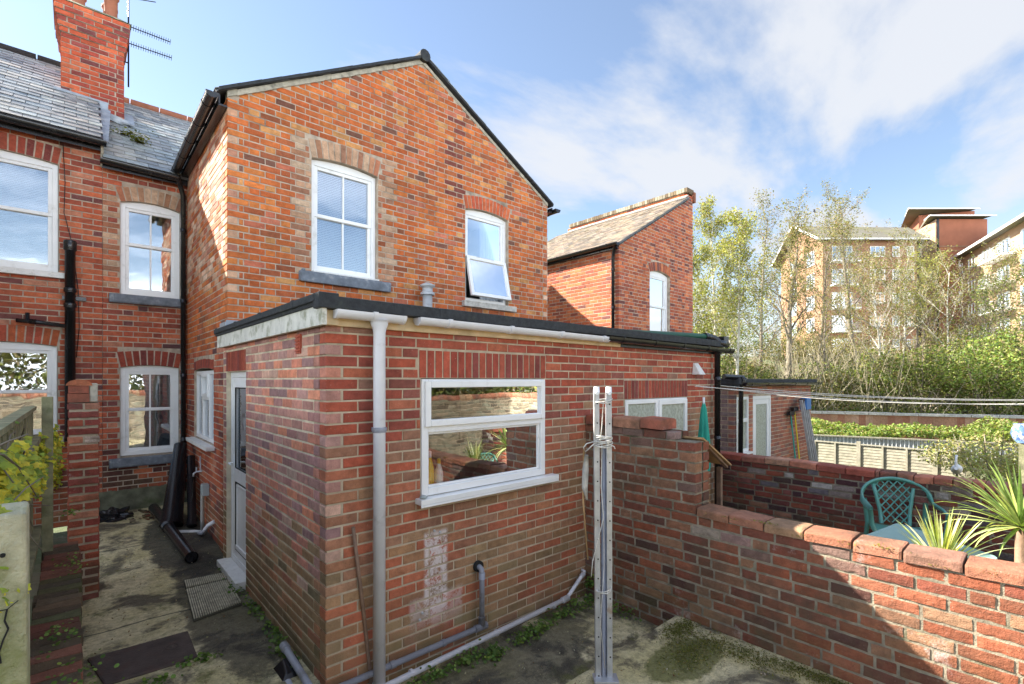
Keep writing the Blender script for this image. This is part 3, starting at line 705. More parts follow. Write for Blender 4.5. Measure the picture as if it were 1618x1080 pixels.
# kitchen window
kw = MB(); u0, u1, z0, z1 = ow1.u0, ow1.u1, 1.133, 2.006
ring(kw, F1, u0, u1, z0, z1, .055, -.055, .012); F1.box(kw, u0 + .055, u1 - .055, -.055, .010, 1.605, 1.66)
kwo = kw.build('window', 'upvc', ext, bevel=.004); kwo['label'] = 'white kitchen window with top opening light'
s = MB(); ring(s, F1, u0 + .020, u1 - .020, 1.650, z1 - .014, .050, -.02, .034); s.build('opening_light', 'upvc', kwo, bevel=.006)
s = MB(); ring(s, F1, u0 + .055, u1 - .055, z0 + .055, 1.605, .018, -.045, -.01); s.build('glazing_bead', 'upvc', kwo, bevel=.004)
pane(F1, u0 + .070, u1 - .070, 1.700, z1 - .064, .004, kwo, 'glass_dark'); pane(F1, u0 + .073, u1 - .073, z0 + .073, 1.587, -.02, kwo, 'glass_dark')
s = MB(); F1.box(s, 1.862 - XS, 3.325 - XS, -.03, .085, 1.085, 1.127); F1.box(s, 1.862 - XS, 3.325 - XS, .072, .085, 1.068, 1.084); s.build('sill', 'upvc', kwo, bevel=.004)
s = MB(); F1.box(s, u0 - .01, u1 + .01, -.32, -.06, 1.05, 1.12); s.build('inner_sill', 'upvc_dirty', kwo)
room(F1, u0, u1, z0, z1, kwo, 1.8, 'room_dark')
# second window
kw = MB(); u0, u1, z0, z1 = ow2.u0 + .003, ow2.u1 - .003, 1.19, 1.78; um = 5.125 - XS
ring(kw, F1, u0, u1, z0, z1, .05, -.06, .004); F1.box(kw, um - .03, um + .03, -.06, .003, z0 + .05, z1 - .05)
w2o = kw.build('window', 'upvc', ext, bevel=.004); w2o['label'] = 'white two light window with obscured glass'
s = MB(); ring(s, F1, um + .012, u1 - .02, z0 + .02, z1 - .02, .055, -.03, .022); s.build('opening_light', 'upvc', w2o, bevel=.004)
pane(F1, u0 + .05, um - .03, z0 + .05, z1 - .05, -.02, w2o, 'frosted'); pane(F1, um + .067, u1 - .075, z0 + .075, z1 - .075, -.004, w2o, 'frosted')
s = MB(); F1.box(s, u0 + .05, um - .03, -.0190, -.0185, z0 + .05, z1 - .05)
# door
d_ = MB(); u0, u1, z0, z1 = od.u0 + .002, od.u1 - .004, .088, 2.08; rc = -.045
ring(d_, F2, u0, u1, z0, z1, .055, rc - .06, rc)
do = d_.build('door_frame', 'upvc', ext, bevel=.004)
s = MB(); ring(s, F2, u0 + .057, u1 - .057, z0 + .057, z1 - .057, .10, rc - .05, rc - .006, .12); F2.box(s, u0 + .157, u1 - .157, rc - .05, rc - .006, .93, 1.07)
F2.box(s, u0 + .157, u1 - .157, rc - .038, rc - .018, .212, .93); ring(s, F2, u0 + .18, u1 - .18, .24, .90, .02, rc - .02, rc - .010)
dd = s.build('door', 'upvc', do, bevel=.005)
ring(q := MB(), F2, u0 + .160, u1 - .160, 1.072, z1 - .158, .008, rc - .016, rc - .0045); q.build('gasket', 'dark_hole', do)
ring(q := MB(), F2, u0 + .160, u1 - .160, .214, .928, .007, rc - .017, rc - .0045); q.build('gasket', 'dark_hole', do)
pane(F2, u0 + .162, u1 - .162, 1.075, z1 - .16, rc - .028, do, 'glass')
q = MB(); F2.box(q, u1 - .125, u1 - .095, rc - .006, rc + .004, 1.0, 1.2); a = F2.p(u1 - .11, rc + .004, 1.12); b = F2.p(u1 - .11, rc + .045, 1.12); q.tube([a, b, F2.p(u1 - .22, rc + .05, 1.12)], .009, 8); q.build('handle', 'upvc', do)
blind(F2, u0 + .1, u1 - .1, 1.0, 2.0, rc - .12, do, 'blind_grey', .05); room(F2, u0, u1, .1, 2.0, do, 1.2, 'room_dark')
q = MB(); F2.box(q, od.u0 + .002, od.u1 + .02, -.05, .085, .02, .085); F2.box(q, od.u0 + .01, od.u1 + .01, -.04, .06, -.03, .019); st = q.build('door_sill', 'upvc_dirty', ext, bevel=.005)
# vents and pipes on the extension
q = MB(); c = F2.p(3.618 - YF + .03, 0, 2.25)
F2.box(q, 3.60 - YF, 3.69 - YF, -.01, .012, 2.19, 2.33)
for k in range(5): F2.box(q, 3.608 - YF, 3.682 - YF, .012, .022, 2.203 + k * .025, 2.215 + k * .025)
q.build('air_vent', 'red_pl', ext, bevel=.002)
q = MB(); x0 = 6.02 - XS
q.hexa([F1.p(x0 - .075, .0, 2.07), F1.p(x0 + .075, .0, 2.07), F1.p(x0 + .075, .11, 2.07), F1.p(x0 - .075, .11, 2.07), F1.p(x0 - .055, 0, 2.22), F1.p(x0 + .055, 0, 2.22), F1.p(x0 + .05, .02, 2.22), F1.p(x0 - .05, .02, 2.22)])
q.build('vent_cowl', 'upvc_dirty', ext, bevel=.004)
q = MB(); zt = .02
q.tube([(2.43, 3.17, .485), (2.43, 3.11, .487), (2.43, 3.088, .478), (2.43, 3.080, .45), (2.43, 3.080, .04)], .0215, 14)
q.lathe((2.43, 3.08, .40), [(.026, 0), (.026, .05)], 14); q.tube([(2.43, 3.08, .10), (2.43, 3.08, .02)], .028, 14)
for x in (1.12, ): q.tube([(x, 3.08, zt + .0), (2.46, 3.08, zt)], .0215, 14)
q.tube([(2.36, 3.08, zt), (2.475, 3.08, zt)], .028, 14); q.tube([(2.05, 3.08, zt), (2.075, 3.08, zt)], .026, 14); q.tube([(1.62, 3.08, zt), (1.66, 3.08, zt)], .026, 14)
wp = q.build('waste_pipe', 'grey_pipe', ext)
q = MB(); q.tube([(2.435, 3.146, .487), (2.435, 3.120, .487)], .045, 14); q.build('pipe_hole', 'dark_hole', wp)
q = MB(); q.tube([(1.12, 3.005, -.07), (3.44, 3.075, -.055)], .0215, 14); q.tube([(3.38, 3.073, -.055), (3.46, 3.076, -.055)], .029, 14)
q.tube([(3.44, 3.077, -.055), (3.50, 3.09, -.035), (3.69, 3.10, .085), (3.74, 3.11, .105), (3.75, 3.16, .11)], .018, 12); q.tube([(3.68, 3.10, .08), (3.72, 3.10, .10)], .024, 12)
for x in (1.75, 2.55, 3.25): q.tube([(x, 3.02 + .03 * (x - 1.12) / 1.1 * .9, -.066), (x + .02, 3.02 + .03 * (x - 1.12) / 1.1 * .9, -.066)], .027, 12)
q.build('waste_pipe', 'grey_plastic', ext)
q = MB(); q.tube([(1.115, 3.70, .085), (1.12, 3.30, .035), (1.12, 3.06, -.0)], .024, 14); q.tube([(1.115, 3.72, .088), (1.116, 3.66, .08)], .030, 14); q.tube([(1.05, 3.42, -.02), (1.05, 2.95, -.05)], .028, 12); q.build('waste_pipe', 'grey_pipe', ext)
q = MB(); q.hexa([(1.0, 3.40, -.02), (1.17, 3.40, -.02), (1.17, 3.64, -.02), (1.0, 3.64, -.02), (1.05, 3.45, .03), (1.16, 3.45, .03), (1.16, 3.60, .055), (1.07, 3.60, .055)]); q.build('gully_hopper', 'black_plastic', ext, bevel=.008)
for (u, v) in ((668 + 27, 840), (668 - 5, 979), (667, 968), (686, 838)):
    p = onY(u, v, 3.13); q = MB(); q.tube([p, p + Vector((0, -.012, 0))], .009, 10); q.build('wall_plug', 'galv', ext)
# green pipe and black bends on the flat roof
q = MB(); a = onZ(985, 531, 2.56) if False else Vector((5.35, 3.45, 2.56)); q.tube([(4.9, 3.42, 2.565), (6.35, 3.16, 2.585)], .040, 14); q.build('roof_pipe', 'green_pipe', ext)
q = MB(); q.tube([(6.33, 3.165, 2.585), (6.44, 3.14, 2.58), (6.50, 3.10, 2.55), (6.52, 3.06, 2.50), (6.60, 3.05, 2.50), (6.74, 3.06, 2.49)], .046, 14); q.tube([(6.31, 3.168, 2.585), (6.37, 3.156, 2.585)], .053, 14)
q.box(6.62, 6.76, 3.04, 3.35, 2.50, 2.60); q.build('pipe_bend', 'black_plastic', ext)

# ================================================================ OUR HOUSE (pair with the gable)
hs = thing('terraced_house', 'tall orange brick house with pointed rear gable and two white upper windows', 'house', (XH, YG, 0))
GE = 5.16; GW = 5.07; AP = 3.73 - XH; AZ = 6.60
def gtop(u): return GE + (AZ - GE) * (u / AP if u < AP else (GW - u) / (GW - AP)) - .03
def glim(z):
    if z < GE - .03: return (0, GW)
    t = (z + .03 - GE) / (AZ - GE)
    if t >= .97: return None
    return (AP * t + .0, GW - (GW - AP) * t)
og1 = Opening(2.155 - XH, 3.03 - XH, 3.335, 4.735, rise=.045, h=.225, n=12, pick=P_BUFF)
og2 = Opening(4.49 - XH, 5.375 - XH, 3.235, 4.655, rise=.052, h=.20, n=13, pick=pal(('b05030', 5), ('a8482e', 4), ('bb5a36', 3)))
def gable_pick(u, z):
    if 3.25 < z < 5.0 and ((og1.u0 - .25 < u < og1.u0) or (og1.u1 < u < og1.u1 + .24)) and random.random() < .88: return P_BUFF()
    if 2.9 < u < 3.25 and 4.6 < z < 6.0 and random.random() < .45: return hx('7a4238')
    return P_GABLE(u, z)
GZ0 = 2.31 # keeps the courses of side and front in step
wall('gable_wall', hs, (XH, YG), (1, 0), (0, -1), GW, Z0 + .075 * 33, 6.6, gable_pick, ['brick_gable', 'mortar_grey'], (og1, og2), topf=gtop, bond='f', c0=0, c1=0, lim=glim, par=0, brk=(AP,), mortar_cut=.009)
F3 = Fr((XH, YG), (1, 0), (0, -1))
ok_ = Opening(6.82 - YG, 8.13 - YG, 1.20, 2.125, rise=.03, h=.12, n=22, pick=P_RED)
P_SUN = pal(('c08a6c', 5), ('b5745a', 4), ('c99a80', 4), ('a9604a', 2))  # paler upper bricks, sunlight put into their colour
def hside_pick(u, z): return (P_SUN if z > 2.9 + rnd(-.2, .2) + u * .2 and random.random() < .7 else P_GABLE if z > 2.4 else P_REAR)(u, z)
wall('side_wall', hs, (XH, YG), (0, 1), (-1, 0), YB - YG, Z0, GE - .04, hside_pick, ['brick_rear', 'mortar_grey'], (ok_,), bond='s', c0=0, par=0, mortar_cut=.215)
F4 = Fr((XH, YG), (0, 1), (-1, 0))
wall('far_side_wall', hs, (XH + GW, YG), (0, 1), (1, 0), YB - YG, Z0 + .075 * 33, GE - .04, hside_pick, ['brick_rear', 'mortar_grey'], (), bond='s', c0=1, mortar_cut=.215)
sash_window(hs, F3, og1, .07, True, 'blind', .52, 'white sash window with closed blinds and buff brick surround')
sash_window(hs, F3, og2, .07, False, None, .50, 'white window with its lower light pushed open and a net curtain', opened=True, curtain=True)
q = MB(); q.box(2.0, 3.20, 6.04, 6.13, 3.20, 3.325); q.box(2.01, 3.19, 6.03, 6.06, 3.19, 3.31); q.box(2.02, 2.06, 6.035, 6.10, 3.31, 3.345); q.build('window_sill', 'stone_sill', hs, bevel=.012)
q = MB(); q.box(2.16, 3.03, 6.055, 6.16, 3.325, 3.345); q.build('sub_sill', 'upvc_dirty', hs, bevel=.004)
q = MB(); q.box(4.42, 5.50, 6.03, 6.14, 3.135, 3.225); q.build('window_sill', 'stone_pale', hs, bevel=.008)
q = MB(); # mortar line under the buff arch
# verge: mortar fillet and slate edge
q = MB()
def verge(mb, xa, za, xb, zb, n, y0, y1, t, dz=0, jit=.006):
    for k in range(n):
        a, b = k / n, (k + 1) / n; j = rnd(-jit, jit); p0 = (xa + (xb - xa) * a, za + (zb - za) * a + dz + j); p1 = (xa + (xb - xa) * b, za + (zb - za) * b + dz + j + .003)
        mb.hexa([(p0[0], y0 + j, p0[1]), (p1[0], y0 + j, p1[1]), (p1[0], y1, p1[1]), (p0[0], y1, p0[1]), (p0[0], y0 + j, p0[1] + t), (p1[0], y0 + j, p1[1] + t), (p1[0], y1, p1[1] + t), (p0[0], y1, p0[1] + t)])
verge(q, XH, GE - .045, 3.73, AZ - .045, 26, 6.085, 6.2, .065); verge(q, 3.73, AZ - .045, XH + GW, GE - .045, 30, 6.09, 6.2, .05, jit=.01)
q.build('verge_mortar', 'mortar_fillet', hs)
q = MB(); sl = (AZ - GE) / AP
verge(q, 1.15, GE + .03 - sl * .09, 3.73, AZ + .03, 14, 6.035, 6.3, .026, jit=.003); verge(q, 1.15, GE + .058 - sl * .09, 3.73, AZ + .058, 12, 6.045, 6.3, .014, jit=.002)
verge(q, 3.73, AZ + .03, 6.40, GE + .03 - sl * .09, 16, 6.035, 6.3, .03, jit=.006); verge(q, 3.73, AZ + .06, 6.40, GE + .06 - sl * .09, 22, 6.045, 6.3, .016, jit=.005)
q.build('verge_slates', 'felt', hs)
# gable roof slopes
q = MB(); A = Vector((0, 1, 0)); LY = 4.7
for sgn, xe in ((1, 1.13), (-1, 6.42)):
    Bv = Vector((sgn * (3.73 - 1.15), 0, AZ - GE + sl * .09)).normalized(); ze = GE + .02 - sl * .09
    Lb = (Vector((3.73, 0, AZ)) - Vector((1.15, 0, GE - sl * .09))).length
    slates(q, (xe, 6.06, ze + .022), A, Bv, LY, Lb + .02, .25, .2, P_SLATE)
    Nn = Vector((-Bv.z * sgn, 0, abs(Bv.x)))
    c = Vector((xe, 6.06 + LY / 2, ze + .008)) + Bv * Lb / 2; q.obox(c, A * LY / 2, Bv * Lb / 2, Vector((-Bv.z * sgn * 1, 0, abs(Bv.x))) * .010, 0, (.06, .06, .065))
rf = q.build('roof', 'slate', hs)
q = MB(); y = 6.03
while y < 10.6: q.tube([(3.73, y, AZ + .055), (3.73, y + .43, AZ + .055)], .085, 12); y += .45
q.build('ridge_tiles', 'felt', hs)
# side gutter on the gable block, with soffit board
q = MB(); q.box(1.15, 1.235, 6.06, 8.6, 4.985, 5.005); q.box(1.15, 1.165, 6.06, 8.6, 5.0, 5.10); q.build('eaves_board', 'black_plastic', hs)
gutter(hs, (1.085, 6.02, 5.085), (1.085, 8.62, 5.06), .06, 'black_plastic', .55)
q = MB(); q.box(6.315, 6.40, 6.06, 8.6, 5.0, 5.02); q.box(6.385, 6.40, 6.06, 8.6, 5.0, 5.10); q.build('eaves_board', 'black_plastic', hs)
gutter(hs, (6.47, 6.0, 5.075), (6.47, 8.62, 5.05), .06, 'black_plastic', .8)
# flashing where the gable stands on the flat roof
q = MB(); q.box(1.225, 1.48, 6.068, 6.088, 2.50, 2.66); q.box(1.215, 1.235, 6.07, 6.35, 2.50, 2.64); q.build('flashing', 'lead', hs, bevel=.004)
# kitchen side window
q = MB(); u0, u1, z0, z1 = ok_.u0 + .003, ok_.u1 - .003, 1.205, 2.12
ring(q, F4, u0, u1, z0, z1, .05, -.09, -.03); um = [u0 + (u1 - u0) * k / 3 for k in (1, 2)]
for x in um: F4.box(q, x - .025, x + .025, -.09, -.031, z0 + .05, z1 - .05)
so_ = q.build('window', 'upvc', hs, bevel=.003)
q = MB(); F4.box(q, um[0] + .025, um[1] - .025, -.08, -.028, 1.74, 1.79); ring(q, F4, um[0] + .01, um[1] - .01, 1.78, z1 - .035, .045, -.07, -.012); q.build('opening_light', 'upvc', so_, bevel=.003)
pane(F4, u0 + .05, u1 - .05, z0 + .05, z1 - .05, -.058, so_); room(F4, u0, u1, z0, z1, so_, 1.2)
q = MB(); F4.box(q, u0 - .06, u1 + .05, -.09, .09, 1.145, 1.195); q.build('sill', 'upvc_dirty', so_, bevel=.005)
# rear wall of ours
PR0 = (.27, YB); F5 = Fr(PR0, (1, 0), (0, -1))
or1 = Opening(.459 - .27, 1.147 - .27, .925, 2.175, rise=.035, h=.215, n=9, pick=P_RED)
or2 = Opening(.459 - .27, 1.160 - .27, 3.21, 4.50, rise=.055, h=.20, n=10, pick=P_BUFF)
def rear_pick(u, z):
    if 3.3 < z < 4.7 and (u < or2.u0) and u > .02 and random.random() < .8: return P_BUFF()
    if z < 1.0 and random.random() < .4: return hx('5f3a34')
    return P_REAR(u, z)
wall('rear_wall', hs, PR0, (1, 0), (0, -1), .975, .06, 5.04, rear_pick, ['brick_rear', 'mortar_grey'], (or1, or2), bond='f')
sash_window(hs, F5, or1, .05, True, 'blind_grey', .52, 'white ground floor sash window with grey venetian blind')
sash_window(hs, F5, or2, .05, True, None, .56, 'white upper sash window with sky in its panes')
q = MB(); q.box(.335, 1.21, 8.67, 8.76, .78, .905); q.box(.365, 1.20, 8.665, 8.70, .79, .90); q.build('window_sill', 'stone_sill', hs, bevel=.01)
q = MB(); q.box(.335, 1.21, 8.67, 8.76, 3.075, 3.20); q.box(.39, 1.20, 8.663, 8.70, 3.085, 3.19); q.build('window_sill', 'stone_sill', hs, bevel=.01)
q = MB(); K = 30
for k in range(K):
    x0, x1 = .05 + 1.19 * k / K, .05 + 1.19 * (k + 1) / K; t0 = .46 + .02 * mn.noise(Vector((k * .5, 0, 0)))
    q.box(x0, x1, 8.69 + .004 * mn.noise(Vector((k * .9, 2, 0))), 8.75, .1, t0)
q.build('cement_plinth', 'render', hs)
# corner downpipe
q = MB(); q.tube([(1.10, 8.55, 4.98), (1.14, 8.60, 4.86), (1.185, 8.665, 4.74), (1.187, 8.668, .35)], .034, 14)
for z in (4.2, 3.15, 2.05, 1.1): q.lathe((1.187, 8.668, z), [(.040, 0), (.042, .03), (.040, .05)], 14)
q.build('downpipe', 'black_plastic', hs)
# main roof
TP = .75; Bm = Vector((0, 1, TP)).normalized(); RL = 2.75 * sqrt(1 + TP * TP)
q = MB(); slates(q, (.265, 8.56, 4.99), (1, 0, 0), Bm, 6.2, RL, .25, .165, P_SLATE)
c = Vector((.265 + 3.1, 8.56, 4.985)) + Bm * RL / 2 - Vector((0, 0, .02)); q.obox(c, (3.1, 0, 0), Bm * RL / 2, Vector((0, -Bm.z, Bm.y)) * .02, 0, (.05, .05, .055))
Bb = Vector((0, -1, TP)).normalized(); q.obox(Vector((.265 + 3.1, 8.56 + 2.75 * 2, 4.985)) + Bb * RL / 2 - Vector((0, 0, .02)), (3.1, 0, 0), Bb * RL / 2, Vector((0, Bb.z, -Bb.y)) * .02, 0, (.2, .2, .2))
q.build('roof', 'slate', hs)
q = MB(); x = .3
while x < 6.4: q.tube([(x, 8.56 + 2.75, 4.99 + 2.75 * TP + .02), (x + .42, 8.56 + 2.75, 4.99 + 2.75 * TP + .02)], .07, 12); x += .44
q.build('ridge_tiles', 'terracotta', hs)
q = MB(); q.box(.262, 1.235, 8.62, 8.64, 4.88, 4.985); q.build('eaves_board', 'black_plastic', hs)
gutter(hs, (.25, 8.565, 4.975), (1.10, 8.565, 4.96), .058, 'black_plastic', .5)
# chimney
CY, CXa, CXb, CZ = 10.03, -.175, .575, 7.95
cm_ = ['brick_gable', 'mortar_grey']
P_CH = pal(('b0492c', 7), ('a04030', 5), ('8a3a30', 4), ('c05a38', 4), ('6f3632', 2))
def chim_wall(name, z0, z1, e, parent):
    m = MB(); x0, x1, y0, y1 = CXa - e, CXb + e, CY - e, CY + .80 + e
    for (P0, U, Nn, Lw, c) in (((x0, y0), (1, 0), (0, -1), x1 - x0, 0), ((x0, y0), (0, 1), (-1, 0), y1 - y0, 1), ((x1, y0), (0, 1), (1, 0), y1 - y0, 1)):
        bricks(m, P0, U, Nn, Lw, z0, z1, lambda u, z: P_CH(), c0=c, c1=(0 if c == 0 else None), par=int(round((z0 - 5.4) / .075)) % 2, jit=.002)
    m.box(x0 + .008, x1 - .008, y0 + .008, y1, z0 + .001, z1 - .001, 1)
    return m.build(name, cm_, parent)
ch = chim_wall('chimney', 5.4, 5.4 + .075 * 25, 0, hs)
zc = 5.4 + .075 * 25
for k, e in enumerate((.02, .04, .04, .06)): chim_wall('corbel_course', zc, zc + .075, e, ch); zc += .075
chim_wall('corbel_course', zc, zc + .15, .075, ch); zc += .15
q = MB(); q.hexa([(CXa - .09, CY - .09, zc), (CXb + .09, CY - .09, zc), (CXb + .09, CY + .89, zc), (CXa - .09, CY + .89, zc), (CXa + .05, CY + .05, zc + .1), (CXb - .05, CY + .05, zc + .1), (CXb - .05, CY + .75, zc + .1), (CXa + .05, CY + .75, zc + .1)])
q.build('flaunching', 'wood_green', ch)
for yy in (CY + .25, CY + .6):
    q = MB(); q.lathe((.42, yy, zc + .08), [(.11, 0), (.10, .04), (.085, .1), (.09, .4), (.11, .42), (.11, .46), (.08, .46)], 18); q.build('chimney_pot', 'terracotta', ch)
    q = MB(); q.lathe((.02, yy, zc + .08), [(.11, 0), (.10, .04), (.085, .1), (.09, .4), (.11, .42), (.11, .46), (.08, .46)], 18); q.build('chimney_pot', 'terracotta', ch)
q = MB(); q.beam((CXa - .08, CY - .03, 6.33), (CXb - .20, CY - .03, 6.31), .05, .12); q.beam((CXb - .22, CY - .02, 6.18), (CXb + .05, CY - .02, 6.12), .05, .10)
q.beam((CXb - .23, CY - .06, 6.25), (.27, 8.72, 5.28), .12, .012, (0, -.6, .8)); q.beam((CXb + .05, CY - .1, 6.10), (CXb + .05, CY + .3, 6.42), .16, .02, (0, -.6, .8)); q.build('flashing', 'lead', hs)
q = MB(); q.beam((.262, 8.66, 5.03), (.262, 10.2, 5.03 + 1.54 * TP), .03, .36, (0, -.6, .8)); q.build('roof_step', 'mortar_fillet', hs)
# flue standing on flat roof
fl = MB(); c = (3.70, 5.93, 2.50)
fl.lathe(c, [(.075, 0), (.075, .03), (.068, .04), (.068, .75)], 20); flu = thing('roof_flue', 'short grey metal flue with capped top rising from the flat roof', 'flue', c)
fl.build('pipe', 'flue', flu)
q = MB(); q.lathe(c, [(.095, .70), (.10, .72), (.095, .735), (.072, .74), (.072, .80), (.105, .82), (.105, .84), (.03, .875)], 20); q.build('cap', 'flue', flu)

# ================================================================ LEFT NEIGHBOUR
hl = thing('terraced_house', 'red brick house at the left edge with higher eaves and black soil pipe', 'house', (-.5, YB, 0))
PL0 = (-3.2, YB); F6 = Fr(PL0, (1, 0), (0, -1))
ol1 = Opening(-1.18 + 3.2, -.175 + 3.2, 3.41, 4.83, rise=.04, h=.215, n=13, pick=P_RED)
ol2 = Opening(-1.18 + 3.2, -.185 + 3.2, 1.26, 2.44, rise=.04, h=.215, n=13, pick=pal(('9a4430', 5), ('a8502f', 5)))
wall('rear_wall', hl, PL0, (1, 0), (0, -1), 3.467, .06, 5.26, lambda u, z: P_REAR(), ['brick_rear', 'mortar_grey'], (ol1, ol2), bond='s')
sash_window(hl, F6, ol1, .04, False, 'blind', .53, 'white upper window with pale reflections')
sash_window(hl, F6, ol2, .04, False, None, .5, 'white ground floor window seen above the fence')
q = MB(); q.box(-1.25, -.10, 8.68, 8.75, 3.33, 3.405); q.build('window_sill', 'upvc_dirty', hl, bevel=.005)
q = MB(); q.box(-1.25, -.12, 8.66, 8.75, 1.17, 1.255); q.build('window_sill', 'stone_pale', hl, bevel=.005)
q = MB(); slates(q, (-4.0, 8.52, 5.235), (1, 0, 0), Bm, 4.27, RL + .05, .25, .165, P_SLATE)
c = Vector((-4.0 + 2.135, 8.52, 5.23)) + Bm * RL / 2 - Vector((0, 0, .02)); q.obox(c, (2.135, 0, 0), Bm * RL / 2, Vector((0, -Bm.z, Bm.y)) * .02, 0, (.05, .05, .055))
q.obox(Vector((-4.0 + 2.135, 8.52 + 5.5, 5.23)) + Bb * RL / 2 - Vector((0, 0, .02)), (2.135, 0, 0), Bb * RL / 2, Vector((0, Bb.z, -Bb.y)) * .02, 0, (.2, .2, .2))
q.build('roof', 'slate', hl)
q = MB(); x = -4.0
while x < -.2: q.tube([(x, 8.52 + 2.8, 5.235 + 2.8 * TP + .01), (x + .42, 8.52 + 2.8, 5.235 + 2.8 * TP + .01)], .07, 12); x += .44
q.build('ridge_tiles', 'felt', hl)
q = MB(); q.box(-3.2, .262, 8.62, 8.64, 5.10, 5.23); q.build('eaves_board', 'black_plastic', hl)
gutter(hl, (-3.2, 8.535, 5.21), (.29, 8.535, 5.20), .06, 'black_plastic', .7)
q = MB(); q.tube([(-.06, 8.64, 3.80), (-.06, 8.64, 1.2)], .055, 18); q.lathe((-.06, 8.64, 3.70), [(.062, 0), (.068, .01), (.068, .12), (.062, .13)], 18)
for z in (3.15, 2.95): q.lathe((-.06, 8.64, z), [(.06, 0), (.066, .01), (.066, .05), (.06, .06)], 18)
q.box(-.14, .10, 8.70, 8.738, 3.06, 3.11)
sp = q.build('soil_pipe', 'black_plastic', hl)
q = MB(); q.tube([(-.06, 8.64, 2.70), (-.36, 8.64, 2.735), (-.44, 8.66, 2.74), (-.56, 8.68, 2.75)], .026, 12); q.tube([(-.46, 8.66, 2.74), (-.46, 8.66, 2.85)], .022, 12); q.tube([(-.38, 8.64, 2.737), (-.44, 8.65, 2.74)], .034, 12); q.build('branch_pipe', 'black_plastic', sp)
q = MB(); q.tube([(-.13, 8.70, 5.1), (-.11, 8.71, 4.6), (-.12, 8.70, 4.2), (-.04, 8.72, 3.8), (.02, 8.72, 3.2), (.03, 8.72, 2.7), (.0, 8.72, 2.3)], .005, 6); q.build('cable', 'black_plastic', hl)

# TV aerial
p0 = onY(203, 20, 10.35); tv = thing('tv_aerial', 'thin black television aerial with two toothed booms beside the chimney', 'aerial', (p0.x, p0.y, 6.9))
q = MB(); q.tube([(p0.x, p0.y, 6.9), (p0.x, p0.y, 8.6)], .012, 8); q.tube([(p0.x - .25, p0.y, 7.3), (p0.x, p0.y, 7.3)], .01, 6); q.build('mast', 'black_plastic', tv)
for (ua, va, ub, vb) in ((201, 40, 269, 66), (201, 67, 271, 91)):
    a = onY(ua, va, 10.35); t = onZ(ub, vb, a.z); q = MB(); a = a + (a - t) * .25; q.tube([a, t], .008, 6); d = (t - a).normalized(); sd = d.cross(Vector((0, 0, 1)))
    for k in range(22):
        e = a + (t - a) * (.1 + .9 * k / 21); q.tube([e - Vector((0, 0, .022)) - sd * .05, e + Vector((0, 0, .02)) + sd * .05], .004, 5)
    q.build('boom', 'black_plastic', tv)
q = MB(); a = onY(203, -4, 10.35); t = onZ(246, 3, a.z - .02); q.tube([a, t], .007, 6); q.build('boom', 'black_plastic', tv)

# ================================================================ RIGHT NEIGHBOUR (half gable with parapet)
hr = thing('terraced_house', 'red brick house beyond the gable with one sloping mossy tiled roof and brick parapet', 'house', (8.45, YG, 0))
NX = 8.45; NW = 3.10; NE = 4.86; sN = .575
F7 = Fr((NX, YG), (1, 0), (0, -1))
P_N = pal(('ad5533', 7), ('9f4a30', 6), ('b9633c', 5), ('8b4332', 3), ('713b33', 2))
on1 = Opening(9.615 - NX, 10.46 - NX, 2.95, 4.43, rise=.075, h=.2, n=11, pick=P_N)
def ntop(u): return NE + sN * min(u, NW) - .03 if u < NW - .24 else NE + sN * (NW - .24)
def nlim(z):
    if z < NE - .03: return (0, NW)
    t = (z + .03 - NE) / sN
    return (min(t, NW - .3), NW) if z < 6.62 else None
wall('front_wall', hr, (NX, YG), (1, 0), (0, -1), NW, 1.8, 6.66, lambda u, z: P_N(), ['brick_gable', 'mortar_grey'], (on1,), topf=lambda u: min(NE + sN * u - .03, 6.60) , lim=nlim, c0=0, bond='f', mortar_cut=.009, brk=(2.9,))
wall('side_wall', hr, (NX, YG), (0, 1), (-1, 0), YB - YG + .2, 1.8, NE - .03, lambda u, z: P_N(), ['brick_gable', 'mortar_grey'], (), c0=1, mortar_cut=.215)
wall('far_side_wall', hr, (NX + NW, YG + .11), (0, 1), (1, 0), YB - YG + .2, 1.8, 6.6, lambda u, z: P_N(), ['brick_gable', 'mortar_grey'], ())
sash_window(hr, F7, on1, .07, False, None, .5, 'white window with arched brick head')
wall('parapet', hr, (NX + NW - .26, YG + .11), (0, 1), (-1, 0), YB - YG + 1.2, 6.2, 6.65, lambda u, z: P_N(), ['brick_gable', 'mortar_grey'], ())
q = MB(); y = YG - .01
while y < YB + 1.2:
    q.box(NX + NW - .30, NX + NW + .03, y, y + .066, 6.66 + rnd(0, .008), 6.76 + rnd(-.006, .006), 0, random.choice([hx('8a8270'), hx('7b6a52'), hx('9a917c'), hx('6b5c48')])); y += .076
q.box(NX + NW - .28, NX + NW + .0, YG + .0, YB + 1.2, 6.648, 6.72, 0, (.2, .17, .12))
q.box(NX + NW - .02, NX + NW + .06, YG - .05, YG + .12, 6.45, 6.70, 0, hx('8b5a44')); q.build('coping', 'brick_far', hr)
q = MB(); Bn = Vector((1, 0, sN)).normalized(); Ln = (NW - .26 + .08) / Bn.x
slates(q, (NX - .08, YG - .05, NE - .02), (0, 1, 0), Bn, 4.4, Ln, .165, .10, P_TILE, thick=.012)
c = Vector((NX - .08, YG - .05 + 2.2, NE - .035)) + Bn * Ln / 2; q.obox(c, (0, 2.2, 0), Bn * Ln / 2, Vector((-Bn.z, 0, Bn.x)) * .016, 0, (.08, .08, .08)); q.build('roof', 'tile_moss', hr)
q = MB(); verge(q, NX - .05, NE - .06, NX + NW - .28, NE - .05 + sN * (NW - .25), 20, YG - .045, YG + .05, .05, jit=.003); q.build('verge_board', 'felt', hr)
